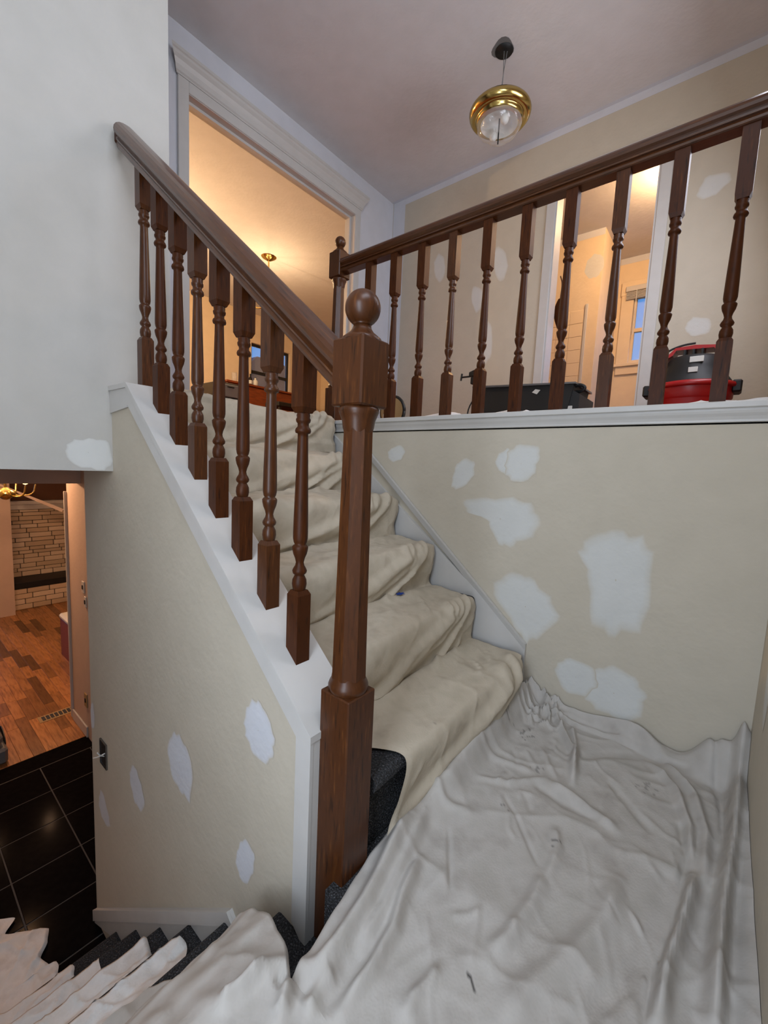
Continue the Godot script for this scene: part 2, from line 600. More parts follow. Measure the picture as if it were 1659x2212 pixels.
	struct("ceiling", bx(Vector3(-0.75, CEIL, -7.4), Vector3(6.5, CEIL + 0.12, 0.35)), M.ceiling, "flat greyish white ceiling over the stairwell and hall", "ceiling")
	# ceiling / wall joint strips of fresh joint compound
	s = nst()
	box(s, Vector3(3.5595, CEIL - 0.055, -2.78), Vector3(3.5585, CEIL, 0.15))
	box(s, Vector3(3.53, CEIL - 0.0012, -2.93), Vector3(3.558, CEIL - 0.0004, 0.15))
	box(s, Vector3(3.5595, up, -2.93), Vector3(3.5585, CEIL, -2.781))
	struct("trim_joint_compound", s, M.primer, "white joint compound strip where hall wall meets ceiling", "trim")
	# ---- wall over the lower flight (left, facing the camera)
	var wl := struct("wall_upper_left", bx(Vector3(-0.6, 0.93, -2.08), Vector3(0.873, CEIL, -1.965)), M.pale, "tall pale wall where the sloping handrail ends", "wall")
	part("filler_patch", patch_shape([Vector2(0.476, 1.028), Vector2(0.514, 1.049), Vector2(0.575, 1.057), Vector2(0.629, 1.049), Vector2(0.63, 0.935), Vector2(0.549, 0.939), Vector2(0.489, 0.959)], 2, -1.965, 0.0007, 0.08, "pale"), M.spackle_patch, wl)
	# ---- half wall between the flights
	s = nst()
	prism(s, [Vector2(-0.71, -1.46), Vector2(-0.71, 0.33), Vector2(-1.783, 1.235), Vector2(-1.965, 1.235), Vector2(-1.965, 0.93), Vector2(-2.34, 0.93), Vector2(-2.34, -1.46)], 0, 0.637, 0.772)
	var wh := struct("wall_half", s, M.beige, "sloping beige half wall beside the stairs with oval filler patches", "wall")
	for poly in [[Vector2(-0.99, 0.257), Vector2(-0.975, 0.313), Vector2(-0.938, 0.346), Vector2(-0.899, 0.338), Vector2(-0.856, 0.291), Vector2(-0.851, 0.241), Vector2(-0.878, 0.187), Vector2(-0.938, 0.181), Vector2(-0.98, 0.22)], [Vector2(-1.484, -0.07), Vector2(-1.453, -0.001), Vector2(-1.409, 0.033), Vector2(-1.347, 0.014), Vector2(-1.295, -0.028), Vector2(-1.309, -0.18), Vector2(-1.376, -0.175), Vector2(-1.448, -0.161)],
			[Vector2(-1.853, -0.38), Vector2(-1.83, -0.314), Vector2(-1.79, -0.293), Vector2(-1.735, -0.337), Vector2(-1.691, -0.404), Vector2(-1.73, -0.469), Vector2(-1.807, -0.461)], [Vector2(-2.265, -0.728), Vector2(-2.233, -0.649), Vector2(-2.193, -0.642), Vector2(-2.118, -0.727), Vector2(-2.108, -0.772), Vector2(-2.16, -0.799), Vector2(-2.236, -0.786)],
			[Vector2(-1.031, -0.193), Vector2(-1.002, -0.125), Vector2(-0.974, -0.097), Vector2(-0.927, -0.122), Vector2(-0.941, -0.191), Vector2(-0.976, -0.249), Vector2(-1.01, -0.24)], [Vector2(-2.341, -0.239), Vector2(-2.299, -0.221), Vector2(-2.286, -0.318), Vector2(-2.304, -0.362), Vector2(-2.345, -0.369)]]:
		part("filler_patch", patch_shape(poly, 0, 0.637, -0.0007, 0.10, "beige", "primer"), M.primer_patch, wh)
	# end board and white strips round the half wall
	s = nst()
	box(s, Vector3(0.6372, -0.215, -0.709), Vector3(0.772, 0.335, -0.6985))
	prism(s, [Vector2(-0.698, -0.225), Vector2(-0.698, 0.353), Vector2(-1.783, 1.269), Vector2(-1.783, 1.194), Vector2(-0.752, 0.330), Vector2(-0.752, -0.18)], 0, 0.627, 0.637)
	prism(s, [Vector2(-1.783, 1.269), Vector2(-1.964, 1.255), Vector2(-1.964, 1.165), Vector2(-1.783, 1.180)], 0, 0.630, 0.637)
	struct("trim_half_wall", s, M.white, "white strips along the edge and end of the half wall", "trim")
	s = nst()
	prism(s, [Vector2(-0.696, 0.336), Vector2(-0.696, 0.354), Vector2(-1.783, 1.271), Vector2(-1.964, 1.271), Vector2(-1.964, 1.253), Vector2(-1.788, 1.253)], 0, 0.625, 0.785)
	struct("trim_half_wall_cap", s, M.white, "white painted sloping cap under the balusters of the half wall", "trim")
	# ---- cap and moulding along the upper floor edge
	s = nst()
	box(s, Vector3(1.752, 1.238, -1.905), Vector3(1.93, 1.26, 0.15), 0.003)
	struct("trim_floor_edge_cap", s, M.white, "white board capping the stair wall under the upper railing", "trim")
	s = nst(true)
	var prof := [Vector2(0, 0), Vector2(0, 0.005), Vector2(0.008, 0.007), Vector2(0.0085, 0.014), Vector2(0.012, 0.024), Vector2(0.017, 0.034), Vector2(0.0195, 0.042), Vector2(0.0195, 0.049), Vector2(0, 0.049)]
	var pts := []
	for p in prof:
		pts.append(Vector2(1.78 - p.x, 1.189 + p.y))
	s = nst()
	prism(s, pts, 2, -1.86, 0.15)
	struct("trim_floor_edge_moulding", s, M.white, "white cove moulding below the cap of the stair wall", "trim")
	# ---- skirt board of the upper flight on the right wall
	s = nst()
	var zt := -1.87
	var yt := 0.267 + 0.864 * (-zt - 0.607)
	prism(s, [Vector2(-0.600, 0.0), Vector2(-0.600, 0.26), Vector2(-0.607, 0.267), Vector2(zt, minf(yt, 1.20)), Vector2(zt, 0.7)], 0, 1.762, 1.78)
	var sk := struct("trim_skirt_right", s, M.white, "white sloping skirt board between stairs and patched wall", "trim")
	s = nst()
	sweep(s, [Vector2(-0.008, 0), Vector2(0.0, -0.028), Vector2(0.014, -0.028), Vector2(0.018, -0.012), Vector2(0.012, 0.0)], Vector3(1.764, 0.262, -0.602), Vector3(1.764, 1.19, -1.676))
	part("moulding", s, M.white, sk)
	# ---- door wall at the head of the stairs
	s = nst()
	box(s, Vector3(-0.6, up - 0.02, -3.05), Vector3(1.41, CEIL, -2.937))
	box(s, Vector3(3.005, up - 0.02, -3.05), Vector3(3.70, CEIL, -2.937))
	box(s, Vector3(1.41, 3.34, -3.05), Vector3(3.005, CEIL, -2.937))
	struct("wall_door_head", s, M.primer, "white primed wall around the wide living room doorway", "wall")
	s = nst()
	box(s, Vector3(1.355, up, -2.937), Vector3(1.425, 3.395, -2.917), 0.003)
	box(s, Vector3(2.99, up, -2.937), Vector3(3.06, 3.395, -2.917), 0.003)
	box(s, Vector3(1.425, 3.327, -2.937), Vector3(2.99, 3.395, -2.917), 0.003)
	# jamb lining, with a stop bead
	box(s, Vector3(1.41, up, -3.055), Vector3(1.427, 3.325, -2.925))
	box(s, Vector3(2.988, up, -3.055), Vector3(3.005, 3.325, -2.925))
	box(s, Vector3(1.41, 3.323, -3.055), Vector3(3.005, 3.34, -2.925))
	box(s, Vector3(1.427, 3.305, -3.005), Vector3(2.988, 3.323, -2.975))
	box(s, Vector3(2.968, up, -3.005), Vector3(2.988, 3.305, -2.975))
	var dc := struct("door_1", s, M.white, "white cased doorway into the warm lit living room", "doorway")
	# moulded head: frieze, fillet and crown
	s = nst()
	var cr := [Vector2(0, 3.395), Vector2(0.022, 3.395), Vector2(0.022, 3.403), Vector2(0.030, 3.410), Vector2(0.030, 3.420), Vector2(0.034, 3.440), Vector2(0.046, 3.462), Vector2(0.060, 3.478), Vector2(0.062, 3.492), Vector2(0.070, 3.498), Vector2(0.070, 3.515), Vector2(0, 3.515)]
	var face := []
	for p in cr:
		face.append(Vector2(-2.937 + p.x, p.y))
	for i in face.size():
		var p: Vector2 = face[i]
		var q: Vector2 = face[(i + 1) % face.size()]
		var ia := (p.x + 2.937)
		var ib := (q.x + 2.937)
		var out := Vector3(0, -(q.x - p.x), (q.y - p.y))
		fan(s, [Vector3(1.365 - ia, p.y, p.x), Vector3(1.365 - ib, q.y, q.x), Vector3(3.05 + ib, q.y, q.x), Vector3(3.05 + ia, p.y, p.x)], out)
	for sg in [[1.365, -1.0], [3.05, 1.0]]:
		for i in face.size() - 2:
			var p: Vector2 = face[i]
			var q: Vector2 = face[i + 1]
			fan(s, [Vector3(sg[0] + sg[1] * (p.x + 2.937), p.y, p.x), Vector3(sg[0] + sg[1] * (q.x + 2.937), q.y, q.x), Vector3(sg[0], q.y, -2.937), Vector3(sg[0], p.y, -2.937)], Vector3(sg[1], 0, 0))
	part("crown_head", s, M.white, dc)
	# ---- hall wall on the far right with the bathroom doorway
	s = nst()
	box(s, Vector3(3.56, up - 0.02, -2.95), Vector3(3.68, CEIL, -1.262))
	box(s, Vector3(3.56, up - 0.02, -0.561), Vector3(3.68, CEIL, 0.16))
	box(s, Vector3(3.56, 3.30, -1.262), Vector3(3.68, CEIL, -0.561))
	var hw := struct("wall_hall_right", s, M.beige, "beige hall wall behind the upper railing with a bathroom doorway", "wall")
	for poly in [[Vector2(-2.411, 2.982), Vector2(-2.339, 3.068), Vector2(-2.27, 2.966), Vector2(-2.27, 2.82), Vector2(-2.345, 2.787)], [Vector2(-1.796, 2.91), Vector2(-1.722, 2.958), Vector2(-1.636, 2.822), Vector2(-1.649, 2.674), Vector2(-1.719, 2.652)], [Vector2(-1.966, 2.668), Vector2(-1.872, 2.639), Vector2(-1.827, 2.519), Vector2(-1.901, 2.414), Vector2(-1.967, 2.547)], [Vector2(-1.828, 2.36), Vector2(-1.748, 2.307), Vector2(-1.721, 2.064), Vector2(-1.783, 1.951), Vector2(-1.835, 2.161)],
			[Vector2(-0.341, 2.89), Vector2(-0.302, 2.989), Vector2(-0.182, 2.966), Vector2(-0.165, 2.911), Vector2(-0.251, 2.845), Vector2(-0.32, 2.854)], [Vector2(-0.32, 2.061), Vector2(-0.274, 2.101), Vector2(-0.176, 2.066), Vector2(-0.186, 1.973), Vector2(-0.297, 1.979)]]:
		part("filler_patch", patch_shape(poly, 0, 3.56, -0.0007), M.spackle_patch, hw)
	s = nst()
	box(s, Vector3(3.542, up, -1.332), Vector3(3.56, 3.365, -1.262), 0.003)
	box(s, Vector3(3.542, up, -0.561), Vector3(3.56, 3.365, -0.491), 0.003)
	box(s, Vector3(3.542, 3.295, -1.262), Vector3(3.56, 3.365, -0.561), 0.003)
	box(s, Vector3(3.55, up, -1.264), Vector3(3.69, 3.30, -1.25))
	box(s, Vector3(3.55, up, -0.573), Vector3(3.69, 3.30, -0.559))
	box(s, Vector3(3.55, 3.285, -1.25), Vector3(3.69, 3.30, -0.573))
	struct("door_2", s, M.white, "white cased bathroom doorway seen through the upper balusters", "doorway")

func build_upper_stairs() -> void:
	# carpeted flight, one part per step
	var root := thing("staircase", "dark carpeted flight climbing to the upper hall under a tan cloth", "stairs", Vector3(1.27, 0, -0.63))
	root.set_meta("kind", "structure")
	for k in range(1, 7):
		var zf := -0.616 - RUN * (k - 1)
		var y1 := RISE * k - 0.004
		var s := nst()
		prism(s, [Vector2(zf - 0.02, y1 - RISE), Vector2(zf - 0.02, y1 - 0.05), Vector2(zf - 0.004, y1 - 0.046), Vector2(zf + 0.004, y1 - 0.034), Vector2(zf + 0.006, y1 - 0.02), Vector2(zf + 0.002, y1 - 0.006), Vector2(zf - 0.008, y1), Vector2(zf - RUN - 0.02, y1), Vector2(zf - RUN - 0.02, y1 - RISE)], 0, 0.772, 1.763)
		part("step", s, M.carpet, root)

func build_lower_stairs() -> void:
	var root := thing("staircase", "dark carpeted flight going down from the landing to black tiles", "stairs", Vector3(0.0, LOW, -1.5))
	root.set_meta("kind", "structure")
	for k in range(1, 7):
		var zf := -0.815 - RUN * (k - 1)     # nosing of this tread
		var y1 := -RISE * k + 0.002
		var s := nst()
		prism(s, [Vector2(zf + 0.02, LOW), Vector2(zf + 0.02, y1 - 0.05), Vector2(zf + 0.004, y1 - 0.046), Vector2(zf - 0.004, y1 - 0.034), Vector2(zf - 0.006, y1 - 0.02), Vector2(zf - 0.002, y1 - 0.006), Vector2(zf + 0.008, y1), Vector2(zf + RUN + 0.02, y1), Vector2(zf + RUN + 0.02, LOW)], 0, -0.6, 0.627 if k > 1 else 0.70)
		part("step", s, M.carpet, root)
	# skirt board on the half wall
	var s2 := nst()
	prism(s2, [Vector2(-1.045, -0.378), Vector2(-1.02, -0.398), Vector2(-1.02, -0.80), Vector2(-2.34, LOW), Vector2(-2.34, -1.385)], 0, 0.625, 0.637)
	var sk := struct("trim_skirt_lower", s2, M.white, "white skirt board following the lower stairs along the half wall", "trim")
	s2 = nst()
	prism(s2, [Vector2(-1.045, -0.376), Vector2(-1.018, -0.397), Vector2(-1.018, -0.447), Vector2(-1.06, -0.437), Vector2(-2.34, -1.447), Vector2(-2.34, -1.383)], 0, 0.617, 0.625)
	part("moulding", s2, M.white, sk)

# ---------------------------------------------------------------- railings
func square_block(s: SurfaceTool, c: Vector3, h: float, y0: float, y1: float, e0: float, e1: float, slope := 0.0) -> void:
	# square post piece; e0, e1 shorten the ends to a small pyramid shoulder; slope cuts y along z
	var ring := func(hh: float, y: float, sl: float) -> Array:
		var r := []
		for k in [[-1, -1], [1, -1], [1, 1], [-1, 1]]:
			r.append(Vector3(c.x + k[0] * hh, y - sl * k[1] * hh, c.z + k[1] * hh))
		return r
	var rings := []
	if e0 > 0.0:
		rings.append(ring.call(h * 0.72, y0, 0.0))
		rings.append(ring.call(h, y0 + e0, 0.0))
	else:
		rings.append(ring.call(h, y0, slope))
	if e1 > 0.0:
		rings.append(ring.call(h, y1 - e1, 0.0))
		rings.append(ring.call(h * 0.72, y1, 0.0))
	else:
		rings.append(ring.call(h, y1, slope))
	for i in rings.size() - 1:
		for k in 4:
			var k2 := (k + 1) % 4
			var m: Vector3 = (rings[i][k] + rings[i][k2] + rings[i + 1][k] + rings[i + 1][k2]) / 4.0
			var out := Vector3(m.x - c.x, 0, m.z - c.z)
			if e0 > 0.0 and i == 0:
				out.y = -out.length()
			if e1 > 0.0 and i == rings.size() - 2:
				out.y = out.length()
			fan(s, [rings[i][k], rings[i][k2], rings[i + 1][k2], rings[i + 1][k]], out)
	fan(s, rings[0], Vector3.DOWN)
	fan(s, rings[-1], Vector3.UP)

# turned middle, t0..t1 are the heights between the two squares
func spindle(s: SurfaceTool, c: Vector3, t0: float, t1: float) -> void:
	var L := t1 - t0
	var f := [Vector2(0.013, -0.004), Vector2(0.0175, 0.004), Vector2(0.0195, 0.015), Vector2(0.0185, 0.027), Vector2(0.014, 0.036), Vector2(0.0125, 0.039), Vector2(0.018, 0.044), Vector2(0.0195, 0.050), Vector2(0.017, 0.056), Vector2(0.012, 0.064), Vector2(0.0105, 0.072), Vector2(0.013, 0.082), Vector2(0.018, 0.094), Vector2(0.0205, 0.105), Vector2(0.021, 0.112), Vector2(0.018, 0.116), Vector2(0.0145, 0.118), Vector2(0.0175, 0.124), Vector2(0.0195, 0.134), Vector2(0.0195, 0.15), Vector2(0.0185, 0.20), Vector2(0.0160, 0.29), Vector2(0.0135, 0.385)]
	var top := [Vector2(0.0135, -0.052), Vector2(0.0190, -0.050), Vector2(0.0205, -0.045), Vector2(0.0190, -0.039), Vector2(0.0145, -0.034), Vector2(0.0145, -0.026), Vector2(0.0180, -0.022), Vector2(0.0190, -0.016), Vector2(0.0165, -0.011), Vector2(0.0175, -0.005), Vector2(0.014, 0.004)]
	var prof := []
	for p in f:
		prof.append(Vector2(p.x, t0 + p.y * L / 0.445))
	for p in top:
		prof.append(Vector2(p.x, t1 + p.y))
	lathe(s, prof, Vector3(c.x, 0, c.z), 16)

func baluster_mesh(c: Vector3, y0: float, t0: float, t1: float, y1: float, slope0: float, slope1: float) -> ArrayMesh:
	var s := nst(false)
	var h := 0.0222
	square_block(s, c, h, y0, t0, 0.0, 0.012, slope0)
	square_block(s, c, h, t1, y1, 0.014, 0.0, slope1)
	var flat := done(s)
	s = nst(true)
	spindle(s, c, t0, t1)
	s.generate_normals()
	var turned := s.commit()
	var j := SurfaceTool.new()
	j.begin(Mesh.PRIMITIVE_TRIANGLES)
	j.append_from(flat, 0, Transform3D())
	j.append_from(turned, 0, Transform3D())
	return j.commit()

func octagon_shaft(s: SurfaceTool, c: Vector3, levels: Array) -> void:
	# tapered eight sided post; levels of (radius, y)
	for i in levels.size() - 1:
		for k in 8:
			var a := TAU * (k + 0.5) / 8
			var b := TAU * (k + 1.5) / 8
			var p: Vector2 = levels[i]
			var q: Vector2 = levels[i + 1]
			var da := Vector3(cos(a), 0, sin(a))
			var db := Vector3(cos(b), 0, sin(b))
			fan(s, [c + da * p.x + Vector3.UP * p.y, c + db * p.x + Vector3.UP * p.y, c + db * q.x + Vector3.UP * q.y, c + da * q.x + Vector3.UP * q.y], da + db)

func newel(parent: Node3D, at: Vector3, y_bottom: float, y_low: float, y_up: float, half: float, half_up: float, ball: float) -> void:
	# low block to y_low, tapered shaft, collar, upper block from y_up, ball finial
	var c := Vector3(at.x, 0, at.z)
	var s := nst()
	box(s, Vector3(at.x - half, y_bottom, at.z - half), Vector3(at.x + half, y_low, at.z + half), 0.003)
	octagon_shaft(s, c, [Vector2(half * 0.92, y_low + 0.035), Vector2(half * 0.74, y_up - 0.045)])
	box(s, Vector3(at.x - half_up, y_up, at.z - half_up), Vector3(at.x + half_up, y_up + 0.145, at.z + half_up), 0.004)
	var flat := done(s)
	s = nst(true)
	lathe(s, [Vector2(half * 0.95, y_low - 0.002), Vector2(half * 1.02, y_low + 0.006), Vector2(half * 1.04, y_low + 0.013), Vector2(half * 0.98, y_low + 0.021), Vector2(half * 0.90, y_low + 0.028), Vector2(half * 0.87, y_low + 0.036), Vector2(half * 0.80, y_low + 0.05)], c, 28)
	lathe(s, [Vector2(half * 0.66, y_up - 0.06), Vector2(half * 0.76, y_up - 0.045), Vector2(half * 0.80, y_up - 0.030), Vector2(half * 0.90, y_up - 0.018), Vector2(half * 0.97, y_up - 0.010), Vector2(half * 0.97, y_up - 0.003), Vector2(half * 0.85, y_up + 0.002)], c, 28)
	s.generate_normals()
	var round := s.commit()
	var j := SurfaceTool.new()
	j.begin(Mesh.PRIMITIVE_TRIANGLES)
	j.append_from(flat, 0, Transform3D())
	j.append_from(round, 0, Transform3D())
	var post := part("newel_post", j.commit(), M.wood, parent)
	s = nst(true)
	var yb := y_up + 0.143
	var prof := [Vector2(half_up * 0.98, yb), Vector2(half_up * 0.96, yb + 0.006), Vector2(half_up * 0.80, yb + 0.012), Vector2(half_up * 0.60, yb + 0.019), Vector2(half_up * 0.48, yb + 0.027), Vector2(half_up * 0.42, yb + 0.036)]
	var cy := yb + 0.036 + ball * 0.90
	for k in 17:
		var a := lerpf(-1.12, PI / 2, k / 16.0)
		prof.append(Vector2(maxf(cos(a) * ball, 0.0), cy + sin(a) * ball))
	lathe(s, prof, c, 28)
	part("finial", s, M.wood, post)

func rail_profile() -> Array:
	# (across, up): plowed bottom, moulded sides, rounded top
	var half := [Vector2(0.0, 0.0), Vector2(0.026, 0.0), Vector2(0.031, 0.003), Vector2(0.0325, 0.010), Vector2(0.029, 0.016), Vector2(0.0265, 0.020), Vector2(0.0335, 0.022), Vector2(0.0345, 0.027), Vector2(0.029, 0.031), Vector2(0.0335, 0.036), Vector2(0.041, 0.042), Vector2(0.0435, 0.051), Vector2(0.041, 0.061), Vector2(0.034, 0.070), Vector2(0.022, 0.0765), Vector2(0.010, 0.0790)]
	var prof := []
	for i in range(1, half.size()):
		prof.append(half[i])
	prof.append(Vector2(0, 0.0795))
	for i in range(half.size() - 1, 0, -1):
		prof.append(Vector2(-half[i].x, half[i].y))
	return prof

func build_railings() -> void:
	var cap := func(z: float) -> float:
		return minf(0.354 + (-0.698 - z) * 0.844, 1.27)
	var under := func(z: float) -> float:
		return 1.282 + (-0.851 - z) * 0.818
	# sloping rail on the half wall
	var root := thing("stair_railing", "dark stained sloping railing on the white capped half wall", "railing", Vector3(0.705, 0.354, -0.70))
	newel(root, Vector3(0.705, 0, -0.656), -0.215, 0.461, 1.128, 0.047, 0.0455, 0.0395)
	var s := nst()
	sweep(s, rail_profile(), Vector3(0.708, under.call(-0.695), -0.695), Vector3(0.692, under.call(-1.915), -1.915))
	var hr := part("handrail", s, M.rail, root)
	# domed upper end of the rail, close to the wall
	s = nst(true)
	var end_at := Vector3(0.692, under.call(-1.915), -1.915)
	var rp := rail_profile()
	var ring_prev := []
	for j in 7:
		var t := j / 6.0
		var sc := sqrt(maxf(0.0, 1.0 - pow(t * 0.97, 2.0)))
		var ring := []
		for p in rp:
			var q := Vector2(p.x * sc, 0.040 + (p.y - 0.040) * sc)
			ring.append(end_at + Vector3(q.x, q.y / 0.774 + 0.030 * t, -0.040 * t))
		if j > 0:
			for k in ring.size():
				var k2 := (k + 1) % ring.size()
				fan(s, [ring_prev[k], ring_prev[k2], ring[k2], ring[k]], (ring[k] + ring_prev[k2]) / 2.0 - end_at - Vector3(0, 0.052, 0.01))
		ring_prev = ring
	fan(s, ring_prev, Vector3(0, 0, -1))
	part("rail_end", s, M.wood, hr)
	part("wall_block", bx(Vector3(0.665, under.call(-1.955) + 0.01, -1.965), Vector3(0.725, under.call(-1.955) + 0.07, -1.935), 0.006), M.turned, hr)
	for k in 8:
		var z := -0.851 - 0.1367 * k
		var c := Vector3(0.708, 0, z)
		var t0: float = 0.663 + 0.1367 * k * 0.83
		part("baluster", baluster_mesh(c, cap.call(z), t0, t0 + 0.462, under.call(z) + 0.004, 0.844 if k < 7 else 0.0, 0.818), M.wood if k % 3 == 1 else M.turned, root)
	# level rail along the upper floor
	root = thing("stair_railing", "dark stained level railing along the edge of the upper hall", "railing", Vector3(1.835, 1.26, -1.0))
	newel(root, Vector3(1.835, 0, -1.91), 1.26, 1.465, 2.102, 0.045, 0.045, 0.032)
	s = nst()
	sweep(s, rail_profile(), Vector3(1.835, 2.126, -1.87), Vector3(1.835, 2.128, 0.15))
	part("handrail", s, M.rail, root)
	for k in 10:
		var z := -0.049 - 0.1786 * k
		part("baluster", baluster_mesh(Vector3(1.835, 0, z), 1.258, 1.478, 1.911, 2.132, 0.0, 0.0), M.wood if k % 4 == 2 else M.turned, root)

# ---------------------------------------------------------------- cloths
func seg_dist(p: Vector2, a: Vector2, b: Vector2) -> float:
	var ab := b - a
	var t := clampf((p - a).dot(ab) / maxf(ab.length_squared(), 1e-9), 0.0, 1.0)
	return p.distance_to(a + ab * t)

# folds: [points, height, width]; a round ridge that fades towards its two ends
func fold_height(p: Vector2, folds: Array) -> float:
	var h := 0.0
	for f in folds:
		var box2: Rect2 = f[3]
		if not box2.has_point(p):
			continue
		var pts: Array = f[0]
		var best := 1e9
		var along := 0.0
		for i in pts.size() - 1:
			var a: Vector2 = pts[i]
			var ab: Vector2 = pts[i + 1] - a
			var t := clampf((p - a).dot(ab) / maxf(ab.length_squared(), 1e-9), 0.0, 1.0)
			var d := p.distance_to(a + ab * t)
			if d < best:
				best = d
				along = (i + t) / (pts.size() - 1)
		var w: float = f[2]
		if best < w * 2.6:
			var fade := smoothstep(0.0, 0.25, along + 0.10) * smoothstep(0.0, 0.25, 1.10 - along)
			h += f[1] * exp(-pow(best / w, 2.0)) * fade
	return h

func boxed(folds: Array) -> Array:
	for f in folds:
		var r := Rect2(f[0][0], Vector2.ZERO)
		for p in f[0]:
			r = r.expand(p)
		f.append(r.grow(f[2] * 2.6))
	return folds

func curve(x: float, pts: Array) -> float:
	if x <= pts[0].x:
		return pts[0].y
	for i in pts.size() - 1:
		if x <= pts[i + 1].x:
			var t: float = (x - pts[i].x) / (pts[i + 1].x - pts[i].x)
			t = t * t * (3.0 - 2.0 * t) * 0.5 + t * 0.5
			return lerpf(pts[i].y, pts[i + 1].y, t)
	return pts[-1].y

func ridged(n: FastNoiseLite, x: float, y: float) -> float:
	return pow(1.0 - absf(n.get_noise_2d(x, y)), 6.0)

func new_noise(seed_: int, freq := 1.0, oct := 3) -> FastNoiseLite:
	var n := FastNoiseLite.new()
	n.seed = seed_
	n.frequency = freq
	n.fractal_octaves = oct
	n.noise_type = FastNoiseLite.TYPE_SIMPLEX_SMOOTH
	return n

func lower_step(z: float) -> float:
	if z > -0.57:
		return 0.0
	for k in range(1, 7):
		if z > -0.821 - RUN * (k - 1):
			return -RISE * k
	return LOW

